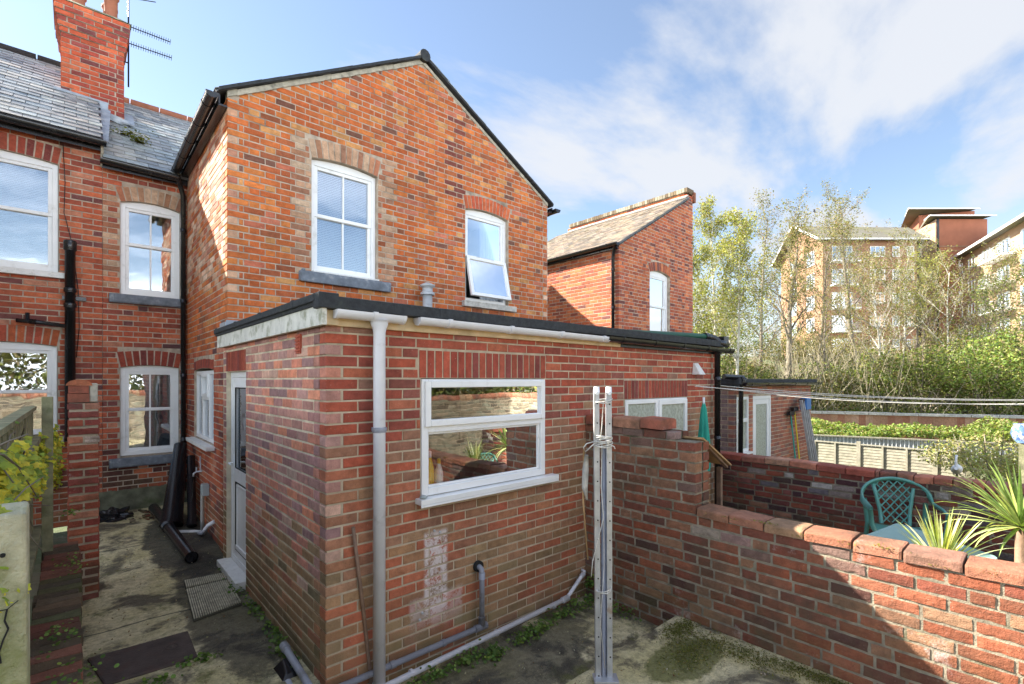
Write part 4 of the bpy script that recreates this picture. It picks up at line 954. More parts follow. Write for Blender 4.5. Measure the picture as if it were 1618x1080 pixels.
q = MB(); q.beam((NX + NW - .33, YG - .02, NE + sN * (NW - .3) + .06), (NX + NW - .33, YB + 1.2, NE + sN * (NW - .3) + .06), .16, .03, (-.5, 0, .85)); q.build('parapet_fillet', 'stone_pale', hr)
q = MB(); q.box(NX - .07, NX - .01, YG, YB, NE - .12, NE - .10); q.box(NX - .075, NX - .06, YG, YB, NE - .12, NE - .01); q.build('eaves_board', 'black_plastic', hr)
gutter(hr, (NX - .135, YG - .06, NE - .02), (NX - .135, YB, NE - .03), .058, 'black_plastic', .7)
q = MB(); q.tube([(NX - .12, YG + .02, NE - .06), (NX - .07, YG + .09, NE - .22), (NX - .045, YG + .12, NE - .30), (NX - .045, YG + .12, 2.0)], .034, 12)
for z in (4.3, 3.5, 2.7): q.lathe((NX - .045, YG + .12, z), [(.041, 0), (.041, .05)], 12)
q.build('downpipe', 'black_plastic', hr)
# its own small flat extension
ex2 = thing('brick_extension', 'lower flat roofed brick extension with white window and door beyond the second garden wall', 'extension', (NX, 3.71, -.3))
E2 = Fr((NX, 3.71), (1, 0), (0, -1)); def_ = None
w_a, w_b = onY(1164, 628, 3.71).x - NX, onY(1183, 628, 3.71).x - NX; d_a, d_b = onY(1190, 628, 3.71).x - NX, onY(1218, 628, 3.71).x - NX; e_b = onY(1281, 628, 3.71).x - NX
oe1 = Opening(w_a, w_b, .72, 1.70); oe2 = Opening(d_a, d_b, -.2, 1.70)
P_E2 = pal(('9c5a44', 6), ('a66048', 5), ('8b5244', 4), ('926656', 3), ('b0694c', 2))
wall('front_wall', ex2, (NX, 3.71), (1, 0), (0, -1), e_b, -.66, 1.88, lambda u, z: P_E2(), ['brick_ext', 'mortar_buff'], (oe1, oe2), c0=0, c1=0, mortar_cut=.009)
P_E3 = pal(('7e625c', 6), ('8c6a60', 5), ('745854', 4))
wall('side_wall', ex2, (NX, 3.71), (0, 1), (-1, 0), 2.39, -.66, 1.88, lambda u, z: P_E3(), ['brick_ext', 'mortar_buff'], (), c0=1, mortar_cut=.215)
wall('far_wall', ex2, (NX + e_b, 3.71), (0, 1), (1, 0), 2.39, -.66, 1.88, lambda u, z: P_E2(), ['brick_ext', 'mortar_buff'], (), c0=1, mortar_cut=.215)
q = MB(); q.box(NX - .05, NX + e_b + .05, 3.62, 6.09, 1.89, 1.96); q.box(NX - .06, NX + e_b + .06, 3.60, 3.70, 1.92, 2.02); q.box(NX - .065, NX + .04, 3.59, 6.08, 1.925, 2.03); q.build('felt_roof', 'felt', ex2, bevel=.008)
gutter(ex2, (NX + .05, 3.56, 1.955), (NX + e_b + .05, 3.56, 1.945), .055, 'black_plastic', .7)
q = MB(); q.tube([(NX + .06, 3.62, 2.05), (NX + .06, 3.56, 2.03), (NX + .07, 3.62, 1.9), (NX + .07, 3.64, -.5)], .04, 12); q.tube([(NX - .3, 3.75, 2.06), (NX + .1, 3.60, 2.04)], .045, 12); q.build('downpipe', 'black_plastic', ex2)
q = MB(); ring(q, E2, w_a, w_b, .72, 1.70, .05, -.06, .0); E2.box(q, w_a + .05, w_b - .05, -.06, -.001, 1.25, 1.31); wq = q.build('window', 'upvc', ex2, bevel=.003); pane(E2, w_a + .05, w_b - .05, .77, 1.65, -.03, wq, 'frosted'); q = MB(); E2.box(q, w_a - .04, w_b + .04, -.05, .06, .68, .715); q.build('sill', 'upvc', wq)
q = MB(); ring(q, E2, d_a, d_b, -.2, 1.70, .06, -.07, .0); dq = q.build('door_frame', 'upvc', ex2, bevel=.003)
q = MB(); ring(q, E2, d_a + .062, d_b - .062, -.13, 1.635, .09, -.055, -.01); q.build('door', 'upvc', dq, bevel=.003); pane(E2, d_a + .15, d_b - .15, -.05, 1.55, -.03, dq, 'frosted')
# left neighbour's own rear outrigger (out of frame, sized to shade the passage)
P_PALE = pal(('c9bfa6', 5), ('d2c8b2', 4), ('bdb196', 4))  # unseen wing paled to bounce light into the passage
OY = 6.9
ol = thing('terraced_house', 'pale brick rear wing of the left hand house, outside the left edge of the photo', 'house', (-1.2, 6.1, 0))
wall('side_wall', ol, (-1.2, OY), (0, 1), (1, 0), YB - OY, .0, 5.78, lambda u, z: P_PALE(), ['brick_rear', 'mortar_grey'], (), c0=0, mortar_cut=.215)
wall('gable_wall', ol, (-1.2, OY), (-1, 0), (0, -1), 5.0, .0, 7.2, lambda u, z: P_PALE(), ['brick_rear', 'mortar_grey'], (), c0=1, topf=lambda u: 5.78 + 1.44 * (1 - abs(u - 2.5) / 2.5), lim=lambda z: (0, 5) if z < 5.78 else ((2.5 * (z - 5.78) / 1.44, 5 - 2.5 * (z - 5.78) / 1.44) if z < 7.15 else None), brk=(2.5,), mortar_cut=.009)
q = MB()
for sgn, xe in ((-1, -1.08), (1, -6.3)):
    Bv = Vector((sgn * 2.6, 0, 1.5)).normalized(); q.obox(Vector((xe, 8.75, 5.78)) + Bv * 1.5, (0, 1.9, 0), Bv * 1.5, Vector((-Bv.z * sgn, 0, abs(Bv.x))) * .03, 0, (.1, .1, .11))
q.build('roof', 'slate', ol)
gutter(ol, (-1.08, 6.8, 5.82), (-1.08, 8.6, 5.80), .06, 'black_plastic', .7)

# ================================================================ GARDEN WALLS
def coping_run(mb, X0, X1, ya, yb, z, Lb, h, colf, mi=0, jit=.008):
    """half-round coping bricks laid across a wall running in y (from ya down to yb)"""
    y = ya; xc, r = (X0 + X1) / 2, (X1 - X0) / 2
    while y > yb:
        L1 = Lb * rnd(.93, 1.08); y2 = max(y - L1, yb); a, b = y - .005, y2 + .005; n = 12; dz = rnd(-jit, jit); dx = rnd(-jit, jit); col = colf(); tl = rnd(-.006, .006)
        prof = [(xc - r, z)] + [(xc - r * (abs(cos(pi * k / n)) ** .42) * (1 if k < n / 2 else -1), z + h * .72 + h * .28 * sin(pi * k / n) ** .7) for k in range(n + 1)] + [(xc + r, z)]
        vs = []
        for (yy, s_) in ((a, .96), (a - .012, 1), (b + .012, 1), (b, .96)):
            for (px, pz) in prof: vs.append((xc + (px - xc) * s_ + dx + rnd(-.0015, .0015), yy, z + (pz - z) * s_ + dz + (tl if yy > (a + b) / 2 else -tl) + rnd(-.0015, .0015)))
        m_ = len(prof); fs = [(i * m_ + j, i * m_ + j + 1, (i + 1) * m_ + j + 1, (i + 1) * m_ + j) for i in range(3) for j in range(m_ - 1)] + [tuple(range(m_)), tuple(range(3 * m_, 4 * m_))]
        mb.add(vs, fs, mi, col); y -= L1
gw = thing('garden_wall', 'near garden wall of old red bricks, stepped down, half in sunlight, right of the steel posts', 'wall', (3.9, 2, -.16))
def oldw(u, z):
    c = P_OLD()
    if random.random() < .012: c = hx(random.choice(['b09088', 'a89888', 'a08078']))
    return c
def hi_cut(za, zb): return [(1.17, 7)] if (za + zb) / 2 > .89 else []
def gwall(name, side):
    m = MB(); U, P0 = (0, -1), ((3.8 if side < 0 else 4.03), 3.148); Nn = (side, 0)
    bricks(m, P0, U, Nn, 5.9, -.165, .885, oldw, bond='r', jit=.003, joint=.0115, par=0, rough=.004, mod=.238, course=.0808)
    bricks(m, P0, U, Nn, 1.17, .885, 1.485, oldw, bond='r', jit=.003, joint=.0115, rough=.004, mod=.238, course=.0857)
    return m.build(name, ['brick_old'], gw)
gwall('brickwork', -1); gwall('brickwork', 1)
m = MB(); m.box(3.8065, 4.0235, -2.75, 3.147, -.3, .884); m.box(3.8065, 4.0235, 1.992, 3.147, .88, 1.483); m.build('mortar_core', 'mortar_old', gw)
m = MB(); bricks(m, (3.8, 3.148), (0, -1), (-1, 0), .98, 1.485, 1.56, oldw, jit=.004, joint=.012); m.box(3.812, 4.02, 2.18, 3.147, 1.484, 1.553, 1); bricks(m, (4.03, 3.148), (0, -1), (1, 0), .98, 1.485, 1.56, oldw, jit=.004, joint=.012); m.build('top_course', ['brick_old', 'mortar_old'], gw)
P_COP = pal(('a5553f', 5), ('b2654c', 4), ('944838', 4), ('b5785c', 2), ('9a5a48', 2))
P_COPL = pal(('a0533c', 4), ('ac6a50', 4), ('a86048', 4), ('b07a5c', 2), ('965a48', 3), k=(.95, 1.3, 1.35))
m = MB(); coping_run(m, 3.79, 4.04, 3.14, 2.28, 1.562, .30, .095, P_COP); coping_run(m, 3.790, 4.040, 1.975, -2.75, .884, .268, .066, P_COPL, jit=.004); m.build('coping', 'brick_old', gw)
gw2 = thing('garden_wall', 'far dark brick garden wall with red coping behind the green table and chair', 'wall', (7.2, 1, -.2))
def oldw2(u, z):
    c = P_OLD2()
    if z > .55 and random.random() < .2: c = hx(random.choice(['b9b0a8', '8f7f78', '6d6468', '9a8a84']))
    return c
m = MB()
bricks(m, (7.1, 3.9), (0, -1), (-1, 0), 6.6, -.165, .84, oldw2, bond='r', jit=.003, joint=.0115, course=.0773, rough=.004, mod=.238); bricks(m, (7.32, 3.9), (0, -1), (1, 0), 6.6, -.165, .84, oldw2, bond='r', jit=.003, joint=.0115, course=.0773, rough=.004, mod=.238)
m.build('brickwork', 'brick_old', gw2); m = MB(); m.box(7.111, 7.309, -2.7, 3.9, -.6, .838); m.build('mortar_core', 'mortar_old', gw2)
m = MB(); coping_run(m, 7.085, 7.335, 3.9, 1.4, .84, .30, .082, P_COP); coping_run(m, 7.085, 7.335, 1.4, .5, .84, .165, .08, P_COP); coping_run(m, 7.085, 7.335, .5, -2.7, .84, .3, .08, P_COP); m.build('coping', 'brick_old', gw2)
# brick pier at the end of the left boundary
pr = thing('brick_pier', 'narrow red brick pier with rounded cap at the end of the left fence', 'pier', (.05, 5.85, 0))
m = MB(); X0, X1, Y0 = -.058, .160, 5.83
P_PIER = pal(('a04e38', 6), ('ad6248', 5), ('93453a', 5), ('b57258', 3), ('7f423a', 3), ('c4a898', 1), k=(1, 1.1, 1.1))
for (P0, U, Nn, Lw, c) in (((X0, Y0), (1, 0), (0, -1), X1 - X0, 0), ((X1, Y0), (0, 1), (1, 0), .33, 1), ((X0, Y0), (0, 1), (-1, 0), .33, 1)):
    bricks(m, P0, U, Nn, Lw, .0, 1.80, lambda u, z: P_PIER(), jit=.003, joint=.0145, rough=.004, c0=c, c1=(0 if c == 0 else None))
m.build('brickwork', 'brick_old', pr)
m = MB(); m.box(X0 + .011, X1 - .011, Y0 + .011, Y0 + .33, 0, 1.79); m.build('mortar_core', 'mortar_buff', pr)
m = MB(); m.box(X0 + .0, X1 - .07, Y0 + .02, Y0 + .30, 1.80, 1.875, 0, hx('a4604a')); m.box(X0 + .004, X1 - .075, Y0 + .022, Y0 + .30, 1.88, 1.945, 0, hx('a05a46'))
vs = []; n = 10
for yy in (Y0 + .015, Y0 + .30):
    for k in range(n + 1): vs.append((.02 - .09 * cos(pi * k / n), yy, 1.95 + .055 * sin(pi * k / n)))
m.add(vs, [(k, k + 1, n + 2 + k, n + 1 + k) for k in range(n)] + [tuple(range(n + 1)), tuple(range(n + 1, 2 * n + 2))], 0, hx('b06848'))
m.build('cap', 'brick_old', pr)
m = MB(); m.box(X1 - .072, X1 - .012, Y0 + .03, Y0 + .28, 1.80, 1.97); m.build('mortar_haunch', 'mortar_fillet', pr, bevel=.01)
# low brick edging wall below the fence
lw_ = thing('low_brick_wall', 'low mossy brick edging running from the pier towards the viewer', 'wall', (-.05, 3, 0))
m = MB(); P_LOW = pal(('8a5440', 5), ('7a4a38', 4), ('6f5a42', 5), ('5c4c38', 4), ('96604a', 3), ('66603c', 3), k=(1, 1.05, 1.1))
bricks(m, (.018, 5.82), (0, -1), (1, 0), 5.4, -.02, .50, lambda u, z: P_LOW(), jit=.005, joint=.015, rough=.006)
bricks(m, (-.20, 5.82), (0, -1), (-1, 0), 5.4, -.02, .50, lambda u, z: P_LOW(), jit=.005, joint=.015, rough=.006)
y = 5.80
while y > .5: # brick on edge / flat top course with moss
    l = .1; a = rnd(-.006, .006); dx = rnd(-.01, .012)
    m.hexa([(-.205 + dx, y - .098 + a * .5, .505), (.022 + dx, y - .098, .505), (.024 + dx, y, .505), (-.205 + dx, y, .505), (-.203 + dx, y - .097, .568 + a), (.018 + dx, y - .097, .568 - a), (.018 + dx, y - .003, .57 + a), (-.2 + dx, y - .003, .57 - a)], 0, P_LOW()); y -= .108
m.build('brickwork', 'brick_old', lw_); m = MB(); m.box(-.19, .004, .45, 5.81, -.05, .535); m.build('mortar_core', 'mortar_old', lw_)
# fence along the left boundary
fn = thing('wooden_fence', 'weathered mossy close boarded fence under yellow ivy at the left edge', 'fence', (-.3, 3.5, .4))
m = MB(); y = 5.75; k = 0
while y > 1.75:
    w_ = rnd(.10, .125); t = 1.73 + .02 * mn.noise(Vector((y * 3, 0, 0))) + rnd(-.012, .012)
    m.obox((-.285 + (.012 if k % 2 else 0), y - w_ / 2, (t + .45) / 2), (.009, 0, 0), (rnd(-.002, .002), w_ / 2 + .008, 0), (0, 0, (t - .45) / 2)); y -= w_; k += 1
m.build('boards', 'wood_green', fn)
for z in (.75, 1.52): m = MB(); m.beam((-.245, 1.75, z), (-.245, 5.75, z), .06, .04); m.build('rail', 'wood_green', fn)
m = MB(); m.beam((-.285, 1.75, 1.762), (-.285, 5.75, 1.765), .07, .03); m.build('capping', 'wood_green', fn)
m = MB(); m.box(-.215, -.145, 5.60, 5.67, .5, 1.86); m.build('end_post', 'wood_green', fn, bevel=.005)
cp = thing('concrete_post', 'mossy cracked concrete fence post in the bottom left foreground', 'post', (-.13, 1.68, 0))
m = MB(); m.hexa([(-.180, 1.60, 0), (-.080, 1.60, 0), (-.080, 1.70, 0), (-.180, 1.70, 0), (-.170, 1.605, 1.69), (-.086, 1.605, 1.69), (-.086, 1.69, 1.705), (-.170, 1.69, 1.705)])
po = m.build('post', 'concrete_post', cp, bevel=.008)
m = MB(); m.tube([(-.125, 1.6035, 1.60), (-.125, 1.600, 1.60)], .005, 10)
pts = [(-.118, 1.475), (-.122, 1.45), (-.116, 1.43), (-.125, 1.405), (-.131, 1.38), (-.128, 1.355)]
for (a, b) in zip(pts[:-1], pts[1:]): m.beam((a[0], 1.6015, a[1]), (b[0], 1.6015, b[1]), .0035, .0015, (0, 1, 0))
for (a, b) in zip([(-.155, 1.48), (-.135, 1.475), (-.118, 1.475), (-.10, 1.49)][:-1], [(-.155, 1.48), (-.135, 1.475), (-.118, 1.475), (-.10, 1.49)][1:]): m.beam((a[0], 1.6018, a[1]), (b[0], 1.6018, b[1]), .0018, .0012, (0, 1, 0))
m.build('crack', 'dark_hole', cp)

# garden wall across the far end behind the viewer (seen in the kitchen window)
bw = thing('garden_wall', 'garden wall across the end of the yard behind the camera', 'wall', (2, -3.4, 0))
m = MB(); P_BK = pal(('8a7a64', 5), ('7d6a55', 4), ('96806a', 3), ('6b5a4a', 3))
bricks(m, (14.0, -3.4), (-1, 0), (0, 1), 16.5, -.2, 1.52, lambda u, z: P_BK(), jit=.003, joint=.014); m.box(-2.5, 14.0, -3.6, -3.409, -.7, 1.52, 1)
x = -2.5
while x < 14: m.tube([(x, -3.5, 1.53), (x + .1, -3.5, 1.53)], .11, 12, 0, P_COPL(), sm=False); x += .108
m.build('brickwork', ['brick_old', 'mortar_buff'], bw)

# ================================================================ THINGS IN THE YARDS
pst = thing('clothes_post', 'pair of tall galvanised slotted steel posts tied together with rope', 'post', (2.60, 1.98, 0))
def px_at(u, Y): return onY(u, 600, Y).x
xa, xb = 2.585, 2.640
gp = onZ(957, 1079, 0.004)
bx, by = gp.x, gp.y; ux, uy = _c, -_s       # across the view
def angle_post(name, off, top, lean=0.0, back=0.0):
    m = MB(); o = Vector((bx + ux * off + _s * back, by + uy * off + _c * back, .0)); A_ = Vector((ux, uy, 0)); B_ = Vector((_s, _c, 0)); tp = o + Vector((0, 0, top)) + A_ * lean
    d = (tp - o) / 2; c = (o + tp) / 2; wd = .0175
    m.obox(c, A_ * wd, B_ * .0015, d); m.obox(c - A_ * (wd - .0015) + B_ * wd, A_ * .0015, B_ * wd, d)
    p = m.build(name, 'galv', pst, bevel=.001)
    h = MB(); z = top - .09
    while z > .05:
        q_ = o + A_ * (lean * z / top + .003) + Vector((0, 0, z)) - B_ * .0012; h.tube([q_, q_ - B_ * .0022], .0052, 8); z -= .128
    h.build('bolt_holes', 'dark_hole', p); return p
angle_post('slotted_bar', -.048, 1.935, -.012); angle_post('slotted_bar', .028, 1.93, -.006)
m = MB(); o = Vector((bx - ux * .008 + _s * .03, by - uy * .008 + _c * .03, 0)); m.tube([o, o + Vector((0, 0, 1.55))], .017, 12); m.build('inner_pole', 'grey_pipe', pst)
m = MB()
for off in (-.060, .020): c = Vector((bx + ux * off, by + uy * off, 1.925)); m.tube([c + Vector((0, 0, -.01)), c + Vector((0, 0, .03))], [.021, .019], 14); m.tube([c + Vector((0, 0, -.012)) - Vector((_s, _c, 0)) * .02, c + Vector((0, 0, -.012)) - Vector((_s, _c, 0)) * .028], .011, 12)
m.build('end_cap', 'white_pl', pst)
m = MB()
for (z, r_, n_) in ((1.60, .050, 5), (1.57, .052, 4), (.62, .045, 2), (1.86, .05, 2)):
    for k in range(n_):
        pts = []
        for j in range(17):
            a = 2 * pi * j / 16; pts.append(Vector((bx - ux * .012, by - uy * .012, z + k * .006 + .012 * sin(a + k))) + Vector((ux, uy, 0)) * r_ * cos(a) * (1 + .1 * (k % 2)) + Vector((_s, _c, 0)) * .035 * sin(a))
        m.tube(pts, .0035, 6)
def rp(du, z, dn=-.03): return Vector((bx + ux * du + _s * dn, by + uy * du + _c * dn, z))
m.tube([rp(-.07, 1.60), rp(-.13, 1.585), rp(-.15, 1.56), rp(-.14, 1.53), rp(-.08, 1.585)], .004, 6)
m.tube([rp(-.0, 1.59), rp(.05, 1.565), rp(.055, 1.55)], .004, 6)
m.tube([rp(-.03, 1.58), rp(-.035, 1.3), rp(-.02, 1.10), rp(-.05, .98), rp(-.09, .82), rp(-.10, .72)], .0035, 6)
m.tube([rp(-.02, 1.86), rp(-.03, 1.7), rp(-.04, 1.6)], .0035, 6); m.tube([rp(-.075, 1.9), rp(-.08, 1.75), rp(-.078, 1.62)], .003, 6)
m.tube([rp(-.02, 1.1), rp(-.015, .8), rp(-.04, .4), rp(-.01, .12)], .0025, 5)
m.build('rope', 'rope', pst)
m = MB(); m.tube([rp(-.135, 1.58, .05), rp(-.14, 1.2, .06), rp(-.11, .80, .05)], .006, 8); m.tube([rp(.0, 1.57, .05), rp(.012, .4, .05)], .008, 8); m.build('rusty_rod', 'ply', pst)
m = MB(); m.tube([rp(-.12, 1.50, .04), rp(-.125, 1.40, .05), rp(-.13, 1.28, .05), rp(-.115, 1.2, .05)], [.012, .022, .02, .006], 10); m.build('peg_bag', 'stone_pale', pst)
m = MB(); m.obox((bx, by, .03), Vector((ux, uy, 0)) * .08, Vector((_s, _c, 0)) * .05, (0, 0, .012)); m.build('base_plate', 'galv', pst, bevel=.003)

a = onY(557, 832, 3.13); b = onZ(588, 1092, -.15)
stc = thing('wooden_pole', 'brown wooden pole leaning on the brick corner beside the grey downpipe', 'pole', (b.x, b.y, -.15))
m = MB(); m.tube([(b.x, b.y, -.15), ((a.x + b.x) / 2 + .006, (a.y + b.y) / 2, (a.z - .15) / 2), (a.x, a.y - .01, a.z)], [.013, .0135, .012], 12); m.build('handle', 'wood_stick', stc)
m = MB(); m.lathe((b.x, b.y, -.15), [(.018, 0), (.018, .05), (.014, .07)], 12); m.build('ferrule', 'galv', stc)
# black pipes in the passage
dp1 = onZ(232, 802, path_z(8.3)); 
t = thing('drain_pipe', 'thick black plastic pipe leaning against the house corner', 'pipe', (.92, 7.75, .12)); 
A1 = Vector((.90, 7.50, path_z(7.5) + .05)); B1 = Vector((1.08, 8.12, 1.10))
m = MB(); d = (B1 - A1).normalized(); m.tube([A1, B1], [.125, .075], 20, caps=True); m.build('pipe', 'black_plastic', t)
m = MB(); m.tube([A1 + d * .0, A1 + d * .06], [.132, .130], 20); m.build('socket', 'black_plastic', t)
t = thing('drain_pipe', 'slimmer black pipe standing behind the leaning thick one', 'pipe', (1.08, 7.6, .12))
m = MB(); m.tube([(1.10, 7.35, .14), (1.17, 7.9, .95)], .05, 16); m.build('pipe', 'black_plastic', t)
m = MB(); m.tube([(1.10, 7.35, .14), (1.11, 7.41, .22)], .058, 16); m.build('socket', 'black_plastic', t)
a = onZ(240, 806, .24); b = onZ(303, 883, .12)
t = thing('drain_pipe', 'long shiny black pipe lying across the passage floor', 'pipe', ((a.x + b.x) / 2, (a.y + b.y) / 2, .1))
A1 = Vector((.80, 8.35, .225)); B1 = onZ(303, 880, .10)
B1.z = path_z(B1.y) + .066
m = MB(); m.tube([A1, B1], .062, 20, caps=False); m.tube([A1 + (B1 - A1) * .002, B1 - (B1 - A1) * .004], .054, 20); d = (B1 - A1).normalized(); m.build('pipe', 'black_plastic', t)
m = MB(); m.tube([A1 + (B1 - A1) * .42, A1 + (B1 - A1) * .42 + d * .10], .070, 20); m.tube([B1 - d * .01, B1], .066, 20, caps=False); m.build('socket', 'black_plastic', t)
# tap, hose
tp = thing('garden_tap', 'small outdoor tap with dark hose on the house wall', 'tap', (1.2, 7.55, .8))
m = MB(); m.tube([(1.235, 7.50, .80), (1.17, 7.50, .80), (1.14, 7.50, .78), (1.135, 7.50, .74)], .011, 10); m.tube([(1.17, 7.50, .80), (1.17, 7.50, .85)], .008, 8); m.tube([(1.17, 7.47, .855), (1.17, 7.53, .855)], .007, 8); m.tube([(1.215, 7.50, .80), (1.215, 7.50, 1.0)], .008, 8); m.build('spout', 'galv', tp)
m = MB(); m.tube([(1.135, 7.50, .745), (1.13, 7.49, .5), (1.09, 7.50, .3), (1.10, 7.56, .17), (1.15, 7.62, .16), (1.12, 7.68, .4), (1.15, 7.60, .62)], .011, 10); m.build('hose', 'black_plastic', tp)
# socket box with conduit
sb = thing('socket_box', 'grey outdoor socket box with white conduit down the house wall', 'socket', (1.2, 7.2, .6))
m = MB(); m.box(1.165, 1.236, 7.04, 7.16, .56, .70); m.box(1.158, 1.165, 7.05, 7.15, .575, .69); m.build('box', 'greybox', sb, bevel=.006)
m = MB(); m.tube([(1.19, 7.21, .66), (1.19, 7.21, .10)], .022, 12); m.tube([(1.19, 7.21, .12), (1.18, 7.21, .08), (1.10, 7.24, .09), (.93, 7.35, .095)], .024, 12); m.build('conduit', 'upvc_dirty', sb)
m = MB(); m.tube([(1.24, 6.75, .30), (1.18, 6.78, .26), (1.15, 6.95, .13), (1.14, 7.1, .10)], .024, 12); m.build('waste_pipe', 'grey_plastic', sb)
# door mat : a ribbed cut mat
pts = [onZ(291, 919, .025), onZ(356, 906, .025), onZ(382, 952, .025), onZ(306, 979, .025)]
c = sum(pts, Vector()) / 4; mt = thing('door_mat', 'old ribbed grey door mat folded over at its far edge', 'mat', (c.x, c.y, 0))
m = MB(); P00, P10, P11, P01 = pts
def mp_(a, b, z): return (P00 * (1 - a) + P10 * a) * (1 - b) + (P01 * (1 - a) + P11 * a) * b + Vector((0, 0, z))
def slabq(a0, a1, b0, b1, z0, z1): m.hexa([mp_(a0, b0, z0), mp_(a1, b0, z0), mp_(a1, b1, z0), mp_(a0, b1, z0), mp_(a0, b0, z1), mp_(a1, b0, z1), mp_(a1, b1, z1), mp_(a0, b1, z1)])
slabq(0, 1, 0, 1, -.02, -.004); slabq(.0, 1, .0, .22, -.002, .008)
M['mat_base'] = simple('groove_shade', (.07, .065, .045), .95, .2)  # mat base darkened, shade of the grooves put into its colour
m.build('rubber_mat', 'mat_base', mt); m = MB()
for k in range(22): slabq((k + .2) / 22, (k + .78) / 22, .01, .21, .009, .020 + rnd(-.002, .001)); slabq((k + .2) / 22, (k + .78) / 22, .23, .985, -.003, .009 + rnd(-.002, .002))
M['mat'] = simple('ribbed_mat', (.46, .42, .30), .95, .3, 20, bump=.6, bs=150, dirt=(.12, .11, .08), dscale=8); m.build('ribs', 'mat', mt)
# drain cover
pts = [onZ(137, 1040, .012), onZ(297, 996, .012), onZ(313, 1037, .012), onZ(165, 1082, .012)]
c = sum(pts, Vector()) / 4; mh = thing('drain_cover', 'dark rusty metal drain cover set in the passage floor', 'drain cover', (c.x, c.y, 0))
m = MB(); P00, P10, P11, P01 = pts; m.hexa([mp_(0, 0, -.02), mp_(1, 0, -.02), mp_(1, 1, -.02), mp_(0, 1, -.02), mp_(0, 0, .004), mp_(1, 0, .004), mp_(1, 1, .004), mp_(0, 1, .004)])
M['rust'] = simple('dark_rusty_iron', (.075, .055, .045), .8, .3, 9, bump=.8, bs=60, dirt=(.10, .045, .03), dscale=5); m.build('plate', 'rust', mh, bevel=.02)
m = MB(); c2 = mp_(.78, .45, .004); m.lathe(c2, [(.045, 0), (.045, .006), (.034, .006), (.034, .002), (.018, .002), (.016, .012), (.0, .013)], 18); m.build('lifting_eye', 'rust', mh)
# bin bag heap
bg_ = thing('bin_bag', 'crumpled black bin bag by the foot of the pier', 'bag', (.34, 8.3, .17)); m = MB(); vs = []; n1, n2 = 14, 26
for i in range(n1 + 1):
    for j in range(n2):
        ph, th = pi * i / n1 * .62, 2 * pi * j / n2; r = 1 + .45 * mn.noise(Vector((sin(ph) * cos(th) * 3, sin(ph) * sin(th) * 3, cos(ph) * 3)))
        vs.append((.34 + .24 * r * sin(ph) * cos(th), 8.42 + .20 * r * sin(ph) * sin(th), .13 + .14 * r * cos(ph) ))
m.add(vs, [(i * n2 + j, i * n2 + (j + 1) % n2, (i + 1) * n2 + (j + 1) % n2, (i + 1) * n2 + j) for i in range(n1) for j in range(n2)], sm=False); m.build('sack', 'bag', bg_)
# bits of rubble at the back
m = MB(); 
for k in range(60):
    x, y = rnd(.45, 1.0), rnd(8.05, 8.62); s_ = rnd(.01, .03); m.obox((x, y, path_z(y) + s_ * .4), Vector((cos(k), sin(k), .2)) * s_, Vector((-sin(k), cos(k), .1)) * s_ * .7, (0, 0, s_ * .4), 0, random.choice([hx('7a4a3a'), hx('6b5a44'), hx('8a7a64'), hx('4a3a30')]))
o_ = m.build('rubble', 'brick_old', None, kind='stuff', label='scattered broken brick and leaves', category='rubble')
# kitchen sill bottles
def bottle(x, y, h, r, mat, cap, label, cl='washing-up things on the kitchen sill'):
    t = thing('bottle', label, 'bottle', (x, y, 1.12), cl)
    m = MB(); m.lathe((x, y, 1.12), [(r, 0), (r * 1.05, h * .1), (r, h * .6), (r * .5, h * .8), (r * .35, h * .88)], 16); m.build('body', mat, t)
    m = MB(); m.lathe((x, y, 1.12), [(r * .42, h * .86), (r * .42, h), (r * .2, h * 1.02)], 12); m.build('cap', cap, t)
bottle(1.995, 3.235, .27, .036, 'yellow', 'yellow', 'yellow bottle at the left end of the kitchen window sill')
bottle(2.06, 3.27, .32, .034, 'yellow', 'white_pl', 'taller yellow bottle with white cap in the kitchen window')
bottle(2.125, 3.24, .26, .034, 'white_pl', 'yellow', 'white bottle with yellow cap in the kitchen window')
bottle(2.92, 3.24, .22, .03, 'white_pl', 'white_pl', 'white bottle near the right of the kitchen window')
bottle(3.06, 3.24, .26, .034, 'blue', 'blue', 'blue bottle at the right end of the kitchen window')
t = thing('tea_towel', 'blue towel hanging inside the right side of the kitchen window', 'towel', (3.12, 3.42, 1.5)); m = MB(); vs = []
for k in range(13):
    for z in (1.22, 1.72): vs.append((3.02 + .012 * k, 3.30 + .012 * sin(k * 1.7), z))
m.add(vs, [(2 * k, 2 * k + 2, 2 * k + 3, 2 * k + 1) for k in range(12)], sm=True); m.build('cloth', 'blue', t)
# pebble on sill
m = MB(); m.lathe((1.90, 3.10, 1.128), [(.01, 0), (.028, .006), (.030, .014), (.018, .024), (.004, .027)], 14); single(m, 'pebble', 'greybox', 'smooth grey pebble on the left end of the kitchen sill', 'pebble', (1.90, 3.10, 1.128))
